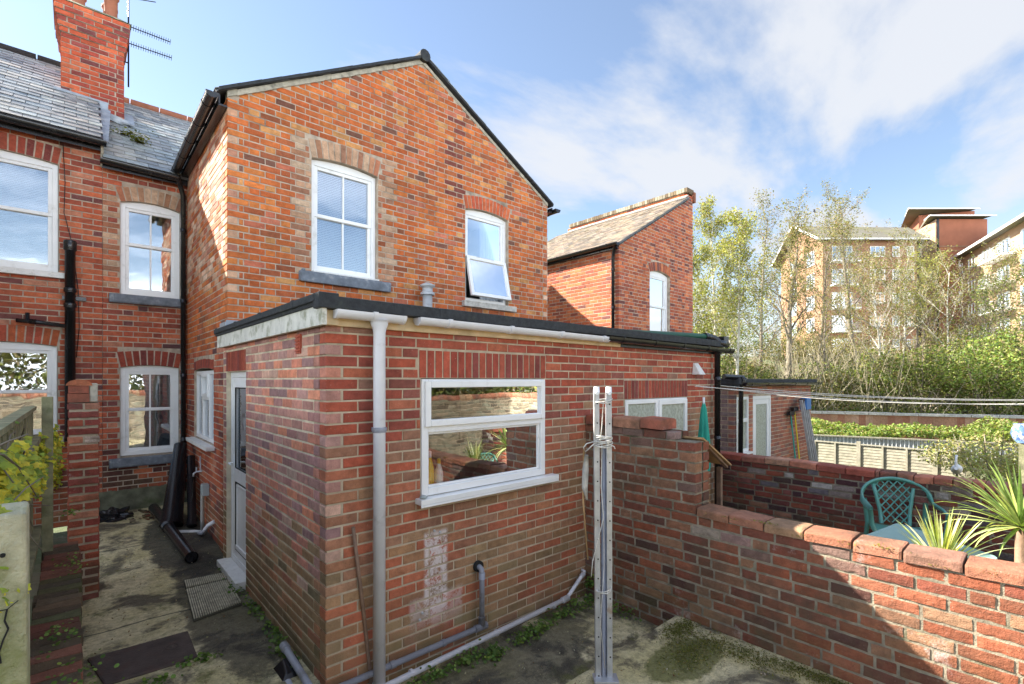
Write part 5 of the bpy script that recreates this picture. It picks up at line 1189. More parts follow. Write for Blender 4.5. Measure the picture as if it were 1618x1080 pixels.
# little log store roof behind the wall
ls = thing('wooden_shelter', 'rough wooden shelter with slanting board roof behind the stepped wall', 'shelter', (4.3, 2.2, -.12))
m = MB(); m.hexa([(3.93, 1.98, 1.50), (4.55, 2.02, 1.20), (4.60, 2.62, 1.20), (3.96, 2.55, 1.50), (3.93, 1.98, 1.515), (4.55, 2.02, 1.215), (4.60, 2.62, 1.215), (3.96, 2.55, 1.515)]); m.build('roof_board', 'ply', ls)
m = MB(); m.hexa([(3.96, 2.00, 1.475), (4.52, 2.04, 1.18), (4.52, 2.07, 1.18), (3.96, 2.03, 1.475), (3.96, 2.00, 1.498), (4.52, 2.04, 1.20), (4.52, 2.07, 1.20), (3.96, 2.03, 1.498)]); m.build('batten', 'wood_stick', ls)
m = MB(); m.box(4.045, 4.17, 2.07, 2.10, -.12, 1.10); m.box(4.047, 4.168, 2.065, 2.095, 1.106, 1.40); m.build('front_panel', 'ply', ls, bevel=.003)
m = MB(); m.box(4.05, 4.09, 2.5, 2.54, -.12, 1.42); m.box(4.5, 4.54, 2.5, 2.54, -.12, 1.19); m.box(4.5, 4.54, 2.1, 2.14, -.12, 1.18); m.build('leg', 'wood_stick', ls)
# folded parasol
c = onY(1112, 690, 2.98); t = thing('garden_parasol', 'closed green parasol standing by the black downpipe', 'parasol', (c.x, c.y, -.12))
m = MB(); vs = []; n = 24; prof = [(1.74, .008), (1.62, .03), (1.3, .055), (1.05, .075), (.85, .06)]
for (z, r) in prof:
    for j in range(n): a = 2 * pi * j / n; rr_ = r * (1 + .25 * cos(a * 6)); vs.append((c.x + rr_ * cos(a), c.y + rr_ * sin(a), z))
m.add(vs, [(i * n + j, i * n + (j + 1) % n, (i + 1) * n + (j + 1) % n, (i + 1) * n + j) for i in range(4) for j in range(n)], sm=True); m.build('canopy', 'green_cloth', t)
m = MB(); m.tube([(c.x, c.y, -.12), (c.x, c.y, 1.78)], .014, 10); m.build('pole', 'white_pl', t)
# ---------------- garden table
T0 = Vector((5.98, .93, 0)); 
tb = thing('garden_table', 'square faded green plastic garden table between the two brick walls', 'table', (5.75, .85, -.12))
zt = .60; C4 = [onZ(1353, 850, zt), onZ(1418, 825, zt), onZ(1580, 880, zt)]
e1 = (C4[2] - C4[1]); c0 = C4[0]; P4 = [C4[0], C4[1], C4[2], C4[0] + e1]
cc = sum(P4, Vector()) / 4
m = MB(); n = 6; out = []
for i in range(4):   # rounded corners
    p, q_, r_ = P4[(i - 1) % 4], P4[i], P4[(i + 1) % 4]; a = q_ + (p - q_).normalized() * .07; b = q_ + (r_ - q_).normalized() * .07
    for k in range(n + 1): t_ = k / n; out.append(a * (1 - t_) ** 2 + q_ * 2 * t_ * (1 - t_) + b * t_ ** 2)
no = len(out); vs = []
for (s_, dz) in ((1.0, -.035), (1.0, -.004), (.99, 0), (.955, 0), (.945, -.004)):
    for p in out: vs.append(cc + (p - cc) * s_ + Vector((0, 0, dz)))
m.add(vs, [(i * no + j, i * no + (j + 1) % no, (i + 1) * no + (j + 1) % no, (i + 1) * no + j) for i in range(4) for j in range(no)] + [tuple(4 * no + j for j in range(no)), tuple(range(no))]); m.build('table_top', 'green_table', tb)
for p in P4:
    q_ = cc + (p - cc) * .84; m = MB(); m.tube([Vector((q_.x, q_.y, zt - .03)), Vector((q_.x, q_.y, -.12)) + (p - cc) * .06], [.035, .024], 12); m.build('leg', 'green_table', tb)
# ---------------- plastic armchair (local frame: x across, y forwards, z up)
def armchair(loc, yaw, label, sc=1.0):
    t = thing('garden_chair', label, 'chair', (0, 0, 0), 'green plastic garden chairs')
    def bar(name, pts, rs, flat=1.0):
        m = MB(); m.tube(pts, rs, 12); return m.build(name, 'green_plastic', t)
    # seat
    m = MB(); K = 12; vs = []
    for i in range(K + 1):
        for j in range(K + 1):
            x, y = -.235 + .47 * i / K, -.20 + .44 * j / K; vs.append((x, y, .405 + .02 * ((2 * i / K - 1) ** 2) + .015 * (j / K)))
    nn = len(vs); vs += [(a, b, c - .018) for (a, b, c) in vs]; k1 = K + 1
    m.add(vs, [(i * k1 + j, (i + 1) * k1 + j, (i + 1) * k1 + j + 1, i * k1 + j + 1) for i in range(K) for j in range(K)] + [(nn + i * k1 + j, nn + i * k1 + j + 1, nn + (i + 1) * k1 + j + 1, nn + (i + 1) * k1 + j) for i in range(K) for j in range(K)]
          + [(i, i + 1, nn + i + 1, nn + i) for i in range(K)] + [(K * k1 + i, nn + K * k1 + i, nn + K * k1 + i + 1, K * k1 + i + 1) for i in range(K)] + [(i * k1, nn + i * k1, nn + (i + 1) * k1, (i + 1) * k1) for i in range(K)] + [(i * k1 + K, (i + 1) * k1 + K, nn + (i + 1) * k1 + K, nn + i * k1 + K) for i in range(K)])
    m.build('seat', 'green_plastic', t)
    # top rail + arms as one sweeping flat band
    m = MB(); path = []
    for k in range(25):
        a = pi * k / 24; s_ = cos(a)
        x = .285 * s_ * (1.0 if abs(s_) > .2 else 1); y = -.24 - .06 * sin(a); z = .665 + .205 * sin(a) ** .75 if 0 < k < 24 else .665
        path.append(Vector((x, y + .04 * abs(s_), z)))
    L_ = [Vector((.295, .20, .64)), Vector((.30, .10, .655)), Vector((.298, -.05, .66)), Vector((.293, -.15, .662))]
    full = L_ + path[1:-1] + [Vector((-p.x, p.y, p.z)) for p in reversed(L_)]
    vs = []
    for i, p in enumerate(full):
        d = (full[min(i + 1, len(full) - 1)] - full[max(i - 1, 0)]).normalized()
        inw = Vector((0, .0, 0)) - Vector((p.x, 0, 0)); sd = Vector((-1 if p.x > 0 else 1, 0, 0)) if abs(d.y) > .7 else Vector((0, 0, 1)).cross(d)
        ctr = Vector((0, .1, .45)); nrm = (ctr - p); nrm -= d * nrm.dot(d); nrm.normalize(); bn = d.cross(nrm)
        wv, th = (.030, .011)
        tt = min(1, abs(p.z - .66) / .1); wv = .030 - .004 * tt
        for (a_, b_) in ((-wv, 0), (-wv * .8, th), (wv * .8, th), (wv, 0), (wv * .8, -th), (-wv * .8, -th)):
            vs.append(p + bn * a_ + nrm * b_)
    nf = len(full); m.add(vs, [(i * 6 + j, i * 6 + (j + 1) % 6, (i + 1) * 6 + (j + 1) % 6, (i + 1) * 6 + j) for i in range(nf - 1) for j in range(6)] + [tuple(range(6)), tuple(range((nf - 1) * 6, nf * 6))], sm=True)
    m.build('arm_rail', 'green_plastic', t)
    # back panel: two flaring uprights and a diamond lattice
    def back_y(z): return -.205 - (z - .42) * .20
    m = MB()
    for sg in (-1, 1):
        m.tube([Vector((sg * .115, back_y(.42) , .42)), Vector((sg * .125, back_y(.55), .55)), Vector((sg * .15, back_y(.70), .70)), Vector((sg * .175, back_y(.83), .825))], [.018, .017, .017, .018], 10)
    m.build('back_upright', 'green_plastic', t)
    m = MB()
    def hw(z): return .115 + .06 * min(max((z - .45) / .38, 0), 1)
    for sg in (-1, 1):
        for k in range(-5, 6):
            P_ = []
            for j in range(29):
                z = .44 + .41 * j / 28; x = k * .072 + sg * (z - .64) * .85
                if abs(x) < hw(z) and z < .862 - .14 * x * x * 20 * .2: P_.append(Vector((x, back_y(z) - .002 * sg, z)))
            if len(P_) > 2: m.tube([P_[0], P_[-1]], .0065, 6)
    m.build('back_lattice', 'green_plastic', t)
    for sx in (-1, 1):
        bar('leg', [Vector((sx * .295, .19, .64)), Vector((sx * .285, .20, .5)), Vector((sx * .245, .21, .40)), Vector((sx * .27, .25, 0))], [.02, .022, .022, .018])
        bar('leg', [Vector((sx * .255, -.24, .66)), Vector((sx * .235, -.20, .42)), Vector((sx * .26, -.28, 0))], [.022, .022, .018])
    t.location = loc; t.rotation_euler = (0, 0, yaw); t.scale = (sc, sc, sc); return t
cl = at(1425, 700, 5.35)
armchair((cl.x, cl.y, -.12), math.atan2(-cl.x, cl.y) + pi + .25, 'green plastic armchair with diamond lattice back standing behind the table', 1.12)
cl = at(1612, 700, 3.35)
armchair((cl.x + .12, cl.y - .22, -.12), math.atan2(-cl.x, cl.y) + pi * .85, 'green plastic armchair mostly cut off at the right edge of the photo')
# ================================================================ FAR APARTMENT BLOCKS
def lat(u, d): return (u - CX) / FPX * d
def cw(l, d, z=0): return Vector((_s * d + _c * l, _c * d - _s * l, z))   # camera-aligned site grid of the far buildings
M['far_buff'] = simple('far_buff_brick', (.30, .165, .10), .9, .12, .8); M['far_red'] = simple('far_red_brick', (.34, .125, .07), .9, .12, .8)
M['far_pale'] = simple('far_pale_brick', (.42, .27, .17), .9, .1, .8); M['far_roof'] = simple('far_mossy_roof', (.13, .12, .09), .9, .2, .6, dirt=(.13, .125, .05), dscale=.35, dlo=.46, dhi=.66)
M['far_white'] = simple('far_white_board', (.75, .75, .73), .6, .03); M['far_rail'] = simple('far_balcony_rail', (.35, .38, .38), .5, .1)
def prism(mb, foot, z0, z1, mi=0):
    n = len(foot); vs = [Vector((p.x, p.y, z0)) for p in foot] + [Vector((p.x, p.y, z1)) for p in foot]
    mb.add(vs, [(i, (i + 1) % n, n + (i + 1) % n, n + i) for i in range(n)] + [tuple(range(n)), tuple(range(n, 2 * n))], mi)
def face_fr(a, b):
    d = (b - a); L_ = d.length; d.normalize(); nrm = Vector((d.y, -d.x, 0))
    if nrm.dot(-a) < 0: nrm = -nrm
    return Fr((a.x, a.y), (d.x, d.y), (nrm.x, nrm.y)), L_
def far_window(parent, F, uc, z0, w_, h_, panes=2, name='window'):
    m = MB(); F.box(m, uc - w_ / 2, uc + w_ / 2, .02, .10, z0, z0 + .09); F.box(m, uc - w_ / 2, uc + w_ / 2, .02, .10, z0 + h_ - .09, z0 + h_)
    for k in range(panes + 1):
        x = uc - w_ / 2 + (w_ - .09) * k / panes; F.box(m, x, x + .09, .02, .098, z0 + .09, z0 + h_ - .09)
    o = m.build(name, 'far_white', parent); g_ = MB(); F.box(g_, uc - w_ / 2 + .05, uc + w_ / 2 - .05, .015, .05, z0 + .05, z0 + h_ - .05); g_.build('pane', 'glass_far', o)
def balcony(parent, F, uc, z0, w_):
    m = MB(); F.box(m, uc - w_ / 2, uc + w_ / 2, 0.03, 1.3, z0 - .18, z0); o = m.build('balcony', 'far_white', parent)
    r_ = MB(); F.box(r_, uc - w_ / 2, uc + w_ / 2, 1.24, 1.28, z0 + 1.0, z0 + 1.06); k = -w_ / 2
    while k < w_ / 2: F.box(r_, uc + k, uc + k + .03, 1.25, 1.27, z0, z0 + 1.0); k += .16
    r_.build('railing', 'far_rail', o)
ZB = 3.6
apt = thing('apartment_block', 'distant buff brick apartment block with mossy hipped roof and red stair tower', 'apartment block', cw(lat(1380, 64), 64, ZB))
pA, pB, pC, pD = cw(lat(1300, 62), 62), cw(lat(1452, 62), 62), cw(lat(1452, 62) + 1, 76), cw(lat(1240, 74), 75)
ze = 20.0
m = MB(); prism(m, [pA, pB, pC, pD], ZB, ze); m.build('wall', 'far_buff', apt)
Fa, La = face_fr(pA, pB); Fs, Ls = face_fr(pD, pA)
# gable end triangle and roof
rA = (pA + pD) / 2; rB = (pB + pC) / 2; zr = 23.6
m = MB(); up = Vector((0, 0, 1)); V = lambda p, z: Vector((p.x, p.y, z))
m.add([V(pA, ze), V(pD, ze), V(rA, zr - .4)], [(0, 1, 2)]); m.build('gable', 'far_buff', apt)
m = MB(); ov = (pA - pB).normalized() * 1.1; dn = (pA - pD).normalized() * 1.0; dnb = (pB - pC).normalized() * 1.0
q0, q1 = V(pA + ov + dn, ze - .3), V(pB - ov * .6 + dnb, ze - .3); q2, q3 = V(rB - ov * 3.5, zr), V(rA + ov, zr); q4, q5 = V(pD + ov - dn, ze - .3), V(pC - ov * .6 - dnb, ze - .3)
m.add([q0, q1, q2, q3, q4, q5], [(0, 1, 2, 3), (3, 2, 5, 4), (1, 5, 2)]); m.add([p + Vector((0, 0, -.22)) for p in (q0, q1, q2, q3, q4, q5)], [(0, 1, 2, 3), (3, 2, 5, 4), (1, 5, 2)]); m.build('roof', 'far_roof', apt)
m = MB(); m.beam(q0, q1, .1, .2); m.beam(q0, q3, .1, .28); m.beam(q3, q4, .1, .28); m.build('bargeboard', 'far_white', apt)
# second, higher roof step behind
m = MB(); a0 = cw(lat(1282, 70), 72); prism(m, [cw(lat(1290, 69), 69), cw(lat(1345, 69), 69), cw(lat(1345, 69), 73), cw(lat(1290, 69), 73)], ze, 23.2); m.build('upper_wall', 'far_buff', apt)
m = MB(); x0, x1 = lat(1284, 69), lat(1440, 69)
m.add([cw(x0 - .8, 68, 23.0), cw(x1, 68, 23.0), cw(x1, 71.5, 24.3), cw(x0 - .8, 71.5, 24.5), cw(x1, 75, 23.0), cw(x0 - .8, 75, 23.0)], [(0, 1, 2, 3), (3, 2, 4, 5), (0, 3, 5), (0, 5, 4, 1)]); m.build('upper_roof', 'far_roof', apt)
m = MB(); m.beam(cw(x0 - .85, 68, 22.95), cw(x0 - .85, 71.5, 24.45), .1, .4); m.build('bargeboard', 'far_white', apt)
FH = 2.95
for fl_ in range(5):
    z = ze - 2.35 - FH * fl_
    far_window(apt, Fa, (1386 - 1300) / 770 * 62, z, 1.9, 1.35, 3); far_window(apt, Fa, (1415 - 1300) / 770 * 62, z, .9, 1.35, 2); far_window(apt, Fa, (1438 - 1300) / 770 * 62, z, .9, 1.35, 2)
    far_window(apt, Fa, (1330 - 1300) / 770 * 62, z - .6, 2.6, 2.0, 4, 'balcony_door')
    balcony(apt, Fa, (1330 - 1300) / 770 * 62, z - .65, 3.2)
    far_window(apt, Fs, Ls - 3.2, z - .5, 2.2, 1.9, 3); far_window(apt, Fs, Ls - 8.5, z - .5, 2.0, 1.9, 3)
    m = MB(); Fa.box(m, .0, La, .0, .03, z - 1.05, z - .95); m.build('string_course', 'far_red', apt)
m = MB(); Fa.box(m, La - .25, La + .1, .02, .2, ZB, ze - .3); m.build('downpipe', 'black_plastic', apt)
# tower
t0, t1, t2, t3 = cw(lat(1480, 66), 66), cw(lat(1560, 66), 66), cw(lat(1560, 66) + 1, 82), cw(lat(1425, 78), 80)
zt_ = 23.8
m = MB(); prism(m, [t0, t1, t2, t3], ZB, zt_); m.build('tower_wall', 'far_red', apt)
Ft, Lt = face_fr(t0, t1); Fl, Ll = face_fr(t3, t0)
m = MB(); Fl.box(m, 0.02, Ll - .02, .01, .12, ZB, zt_ - .05); m.build('sunlit_face', 'far_pale', apt)  # tower's left face paled, sunlight put into its colour
m = MB(); 
for z in (20.0, 19.4): Ft.box(m, 0, Lt, .0, .06, z, z + .18)
m.build('string_course', 'far_buff', apt)
m = MB(); Ft.box(m, -.02, .16, .02, .2, ZB, zt_); m.build('downpipe', 'black_plastic', apt)
for z in (17.3, 12.2, 7.6, 2.9 + ZB): far_window(apt, Ft, (1523 - 1480) / 770 * 66, z, 1.5, 1.8, 2)
def slab_roof(l0, l1, d0, d1, z0, rise, lf=5, name='tower_roof'):
    m = MB(); dm = (d0 + d1) / 2; v_ = [cw(l0, d0, z0), cw(l1, d0, z0), cw(l1, d1, z0), cw(l0 + lf, d1, z0), cw(l0 + lf * .5 + .4, dm, z0 + rise), cw(l1 - 2.5, dm, z0 + rise)]
    m.add(v_, [(0, 1, 5, 4), (2, 3, 4, 5), (1, 2, 5), (3, 0, 4), (0, 3, 2, 1)]); m.build(name, 'far_roof', apt)
    m = MB(); m.beam(cw(l0, d0 - .05, z0 - .12), cw(l1, d0 - .05, z0 - .12), .10, .16); m.beam(cw(l0 - .05, d0, z0 - .1), cw(l0 + lf * .5 + .35, dm, z0 + rise - .1), .10, .16); m.build('bargeboard', 'far_white', apt)
slab_roof(lat(1468, 65), lat(1572, 65), 64.8, 75, 24.0, 1.0, lat(1445, 75) - lat(1468, 65))
m = MB(); prism(m, [cw(lat(1452, 74), 74), cw(lat(1540, 72), 72), cw(lat(1540, 72), 82), cw(lat(1432, 82), 82)], 24.3, 27.0); m.build('tower_top', 'far_red', apt)
slab_roof(lat(1436, 71), lat(1548, 71), 71, 84, 27.1, 1.0, lat(1419, 84) - lat(1436, 71))
# right wing coming forward
apr = thing('apartment_block', 'pale brick apartment wing with balconies at the right edge, nearer than the tower', 'apartment block', cw(lat(1570, 60), 60, ZB))
w0, w1, w2, w3 = cw(lat(1512, 67), 67), cw(lat(1640, 48), 48), cw(lat(1640, 48) + 12, 50), cw(lat(1512, 67) + 12, 70)
zw = 18.6
m = MB(); prism(m, [w0, w1, w2, w3], ZB - 1, zw); m.build('wall', 'far_pale', apr)
Fw, Lw_ = face_fr(w0, w1)
m = MB(); o1 = Fw.p(-2.2, 1.1, zw - .2); o2 = Fw.p(Lw_ + 1, 1.1, zw - .2); o3 = Fw.p(Lw_ + 1, -6, zw + 3.6); o4 = Fw.p(1, -6, zw + 3.6); o5 = Fw.p(Lw_ + 1, -13, zw - .2); o6 = Fw.p(-2.2, -13, zw - .2)
m.add([o1, o2, o3, o4, o5, o6], [(0, 1, 2, 3), (3, 2, 4, 5), (0, 3, 5), (0, 5, 4, 1)]); m.build('roof', 'far_roof', apr)
m = MB(); m.beam(o1, o2, .12, .28); m.build('fascia', 'far_white', apr)
for fl_ in range(4):
    z = zw - 2.3 - FH * fl_
    for k, (t_, ww, pn) in enumerate(((1.6, 1.1, 1), (5.2, 2.0, 2), (9.5, 2.0, 2), (14.0, 3.0, 3), (19.5, 3.0, 3))):
        far_window(apr, Fw, t_, z - (.6 if k > 2 else 0), ww, 1.35 + (.6 if k > 2 else 0), pn)
    balcony(apr, Fw, 14, z - .65, 6)
# ================================================================ VEGETATION
def jc(c, a=.25):
    k = 1 + rnd(-a, a); return (c[0] * k * (1 + rnd(-.12, .12)), c[1] * k, c[2] * k * (1 + rnd(-.2, .2)))
def leafq(mb, p, s, col, asp=.6, up=None):
    a = Vector((rnd(-1, 1), rnd(-1, 1), rnd(-.8, .8))); 
    if a.length < .1: a = Vector((1, 0, 0))
    a.normalize(); b = a.cross(Vector((rnd(-1, 1), rnd(-1, 1), rnd(-1, 1)))); 
    if b.length < .05: b = a.orthogonal()
    b.normalize(); a = a * s; b = b * s * asp; n_ = a.cross(b).normalized() * s * .15
    mb.add([p - a, p - b * .9 + n_ - a * .1, p + a, p + b * .9 + n_ - a * .1], [(0, 1, 2, 3)], 0, col)
def grow_tree(name, label, l, d, ztop, seed, leafc, nleaf, lsize, spread=.32, trunk_r=.12, bark='bark', lean=0, twig=3, clear=.25, forks=(9, 6, 4), group='spring trees on the bank', droop=0, x=None, y=None):
    rg = random.Random(seed); random.seed(seed)
    if x is None: p = cw(l, d); x, y = p.x, p.y
    z0 = hgt(x, y); H = ztop - z0
    t = thing(name, label, 'tree', (x, y, z0), group)
    tm = MB(); tips = []
    def limb(p, dr, ln, r, lev):
        n = 6 if lev == 0 else 4 if lev == 1 else 3; pts = [p]; rs = [r]; q = p.copy(); dd = dr.copy()
        for i in range(n):
            w_ = .10 if lev == 0 else .22
            dd = (dd + Vector((rg.uniform(-w_, w_), rg.uniform(-w_, w_), rg.uniform(-w_ * .5, w_ * .6) + (.08 if lev else 0) - droop * (lev > 1)))).normalized()
            q = q + dd * ln / n; pts.append(q.copy()); rs.append(r * (1 - .86 * (i + 1) / n))
        tm.tube(pts, rs, 7 if lev == 0 else 4 if lev == 1 else 3, caps=False)
        if lev >= 2: tips.append((pts, lev))
        if lev >= len(forks): return
        k_ = forks[lev]
        for j in range(k_):
            f = (clear + (1 - clear) * (j + rg.random()) / k_) if lev == 0 else .2 + .8 * (j + rg.random()) / k_
            ii = min(int(f * n), n - 1); ff = f * n - ii; bp = pts[ii].lerp(pts[ii + 1], ff)
            az = rg.uniform(0, 2 * pi) if lev else 2.4 * j + rg.uniform(-.5, .5)
            side = Vector((cos(az), sin(az), 0)); base = (pts[ii + 1] - pts[ii]).normalized()
            nd = (base * rg.uniform(.55, 1.0) + side * rg.uniform(.6, 1.0) + Vector((0, 0, .25))).normalized()
            l2 = (H * spread * (1.15 - .75 * f) if lev == 0 else ln * rg.uniform(.4, .62)); limb(bp, nd, l2 * rg.uniform(.75, 1.2), max(rs[ii] * .5, .006), lev + 1)
    limb(Vector((x, y, z0 - .1)), Vector((lean, 0, 1)).normalized(), H * .98, trunk_r, 0)
    tm.build('trunk', bark, t)
    cm = MB(); tot = 0
    for k in range(nleaf):
        pts, lev = rg.choice(tips); i = rg.randrange(len(pts) - 1); p = pts[i].lerp(pts[i + 1], rg.random())
        e = .12 if lev > 2 else .2
        p = p + Vector((rg.gauss(0, e), rg.gauss(0, e), rg.gauss(0, e))); leafq(cm, p, lsize * rg.uniform(.6, 1.3), jc(rg.choice(leafc)))
    cm.build('crown', 'leaf', t); return t
G_YEL = [(.33, .33, .07), (.38, .38, .10), (.27, .29, .06), (.22, .22, .07), (.30, .25, .11)]
G_OLV = [(.18, .19, .05), (.24, .23, .07), (.13, .14, .05), (.30, .25, .12), (.24, .17, .10)]
G_GRN = [(.11, .15, .03), (.16, .20, .04), (.07, .10, .03), (.22, .25, .06), (.20, .16, .09)]
G_BRT = [(.17, .25, .05), (.22, .30, .06), (.12, .19, .04), (.30, .34, .10), (.26, .22, .10)]
def zt(v, d): return CAMZ + (VH - v) / FPX * d
TR = [ (1290, 33, 372, 31, G_OLV, 4200, .055, .42, .12, 'bark', 'wide bare olive tree directly before the gable end of the buff apartments'),
 (1425, 34, 398, 32, G_OLV, 4200, .055, .45, .11, 'bark_pale', 'fine twigged tree between the apartment windows and the tower'),
 (1588, 31, 420, 33, G_OLV, 4200, .055, .45, .11, 'bark', 'wide twiggy tree before the balconies of the pale wing'),
 # u, d, v_top, seed, leaves, nleaf, size, spread, r, bark, label
 (1100, 23, 372, 11, G_YEL, 8200, .055, .26, .09, 'bark_pale', 'slim birch with yellow green leaves rising right behind the far parapet wall'),
 (1132, 25, 345, 12, G_YEL, 9500, .055, .25, .10, 'bark_pale', 'tall birch thick with bright yellow green leaves, second from the parapet'),
 (1168, 22, 352, 13, G_YEL, 8500, .05, .24, .085, 'bark_pale', 'pale stemmed birch with yellow green leaves, third from the parapet'),
 (1205, 27, 333, 14, G_OLV, 3600, .05, .27, .12, 'bark', 'nearly bare tree with fine twigs left of the dark trunked tree'),
 (1240, 30, 345, 15, G_OLV, 6500, .06, .33, .22, 'bark', 'big spreading dark trunked tree with few olive leaves'),
 (1302, 26, 470, 16, G_OLV, 1800, .05, .40, .10, 'bark', 'small gnarled dark tree low in front of the buff apartments'),
 (1353, 36, 316, 17, G_OLV, 5200, .06, .30, .20, 'bark', 'tall thin crowned tree reaching above the apartment roof'),
 (1395, 27, 425, 18, G_OLV, 5200, .05, .42, .09, 'bark_pale', 'pale leaning tree with sparse olive leaves below the apartment windows'),
 (1452, 30, 420, 19, G_YEL, 5200, .05, .40, .10, 'bark', 'bushy yellow green tree in front of the foot of the tower'),
 (1500, 26, 415, 20, G_OLV, 3400, .05, .36, .09, 'bark_pale', 'pale thin tree with windswept twigs in front of the red tower'),
 (1556, 25, 450, 21, G_GRN, 3200, .05, .40, .10, 'bark', 'green leafed tree in front of the pale apartment wing'),
 (1618, 23, 418, 22, G_GRN, 3600, .055, .42, .12, 'bark', 'green tree cut off by the right edge of the photo'),
]
for (u, d, v, sd, lc, nl, sz, sp, r, bk, lb) in TR:
    grow_tree('birch_tree' if bk == 'bark_pale' else 'tree', lb, lat(u, d), d, zt(v, d), sd, lc, nl, sz, sp, r, bk, lean=rnd(-.08, .08), forks=(15, 7, 5) if nl > 4000 else (12, 7, 4))
random.seed(99)
def bush(label, l, d, w_, h_, n, cols, lsize, z0=None, group='bushes on the bank', cat='bush', stems=6, x=None, y=None, dd=None, name='bush'):
    p = cw(l, d) if x is None else Vector((x, y, 0)); z0 = hgt(p.x, p.y) if z0 is None else z0; t = thing(name, label, cat, (p.x, p.y, z0), group)
    m = MB(); lob = [(rnd(-.6, .6) * w_ / 2, rnd(-.5, .5) * w_ / 2, rnd(.25, .72) * h_, rnd(.28, .5)) for k in range(9)]
    for k in range(n):
        a = random.choice(lob); th, ph = rnd(0, 2 * pi), math.acos(rnd(-1, 1)); rr_ = a[3] * (rnd(.5, 1.0) ** .5) * (1 + .3 * mn.noise(Vector((th * 1.5, ph * 2, a[0]))))
        q_ = Vector((p.x + a[0] + rr_ * w_ * .5 * sin(ph) * cos(th), p.y + a[1] + rr_ * w_ * .5 * sin(ph) * sin(th), z0 + max(a[2] + rr_ * h_ * .62 * cos(ph), .02)))
        leafq(m, q_, lsize * rnd(.6, 1.3), jc(random.choice(cols)))
    m.build('foliage', 'leaf', t)
    m = MB()
    for k in range(stems):
        a = random.choice(lob); m.tube([p + Vector((a[0] * .2, a[1] * .2, z0)), p + Vector((a[0] * .6, a[1] * .6, z0 + a[2] * .6)), p + Vector((a[0] * 1.1, a[1] * 1.1, z0 + a[2] + rnd(.1, .4) * h_))], [.035 * w_ / 4, .02 * w_ / 4, .005], 5, caps=False)
    m.build('stem', 'bark', t); return t
BU = [(1120, 24, 5, 4.2, G_GRN, 'green bush low between the birch stems'), (1175, 26, 5, 3.6, G_OLV, 'olive bush low behind the small extension roof'), (1232, 23.5, 4.5, 2.6, G_GRN, 'green bush above the right end of the far extension roof'),
      (1290, 24, 4.5, 2.4, G_OLV, 'scrubby olive bush below the gnarled tree'), (1345, 25, 5.5, 3.0, G_GRN, 'scrubby green bush between the gnarled and pale trees'), (1400, 26, 5.5, 3.6, G_OLV, 'olive bush under the pale leaning tree'),
      (1455, 24, 5.5, 3.9, G_GRN, 'green bush left of the dense hedge'), (1510, 25, 6.5, 4.6, G_GRN, 'dense dark green hedge bush in front of the pale wing'), (1565, 22.5, 6, 4.4, G_BRT, 'bright green dense bush near the right edge'), (1630, 21.5, 6.5, 4.8, G_GRN, 'dense green bush cut off by the right edge'),
      (1480, 31, 8, 4.6, G_OLV, 'taller olive thicket under the red tower'), (1590, 32, 9, 5.0, G_YEL, 'yellow green thicket under the pale apartment wing'), (1350, 36, 9, 4.2, G_OLV, 'thicket at the foot of the buff apartments'), (1250, 36, 9, 4.6, G_OLV, 'thicket behind the dark trunked tree'), (1150, 36, 10, 5.5, G_GRN, 'distant green thicket behind the birches')]
for (u, d, w_, h_, cl_, lb) in BU: bush(lb, lat(u, d), d, w_, h_, int(5200 * w_ / 5), cl_, .065)
# ivy and bramble cover on the bank (nobody could count it)
m = MB()
for k in range(22000):
    l_, d_ = rnd(lat(1080, 24), lat(1640, 26)), rnd(21.5, 34); p = cw(l_, d_); z = hgt(p.x, p.y) + abs(random.gauss(0, .22)) + .6 * max(mn.noise(Vector((p.x * .5, p.y * .5, 0))), 0)
    leafq(m, Vector((p.x, p.y, z)), rnd(.04, .085), jc(random.choice(G_GRN + G_OLV[:1])))
m.build('bank_ivy', 'leaf', None, kind='stuff', label='tangled ivy and bramble covering the bank', category='ground cover')
m = MB()
for k in range(1100):
    l_, d_ = rnd(lat(1100, 24), lat(1640, 26)), rnd(21.5, 33); p = cw(l_, d_, 0); p.z = hgt(p.x, p.y); q_ = p + Vector((rnd(-1.2, 1.2), rnd(-1.2, 1.2), rnd(.8, 3.6))); r_ = q_ + Vector((rnd(-1, 1), rnd(-1, 1), rnd(-.4, 1.0))); m.tube([p, (p + q_) / 2 + Vector((rnd(-.2, .2), 0, 0)), q_, r_], [.014, .012, .009, .004], 3, caps=False)
M['twig'] = simple('olive_brown_twigs', (.30, .26, .17), .9, .3, 3)
m.build('bare_twigs', 'twig', None, kind='stuff', label='pale bare twigs standing out of the bank scrub', category='twigs')
# retaining wall at the foot of the bank, with its cap
rw = thing('retaining_wall', 'long low sunlit brick retaining wall with pale cap at the foot of the bank', 'wall', cw(lat(1450, 20), 20, 0))
a, b = cw(lat(1230, 21.5), 21.5), cw(lat(1720, 17.5), 17.5); Fq, Lq = face_fr(a, b); m = MB()
n = 40
for k in range(n):
    c_ = hx(random.choice(['b08468', 'a87860', 'b89076', 'a06c54'])); Fq.box(m, Lq * k / n, Lq * (k + 1) / n, -.2, 0, -.9, .56, 0, c_)
m.build('brickwork', 'brick_far', rw)
m = MB(); n = 12
for k in range(n): Fq.box(m, Lq * k / n + .01, Lq * (k + 1) / n - .01, -.28, .08, .56, .66 + rnd(-.01, .01), 0)
m.build('cap', 'stone_pale', rw)
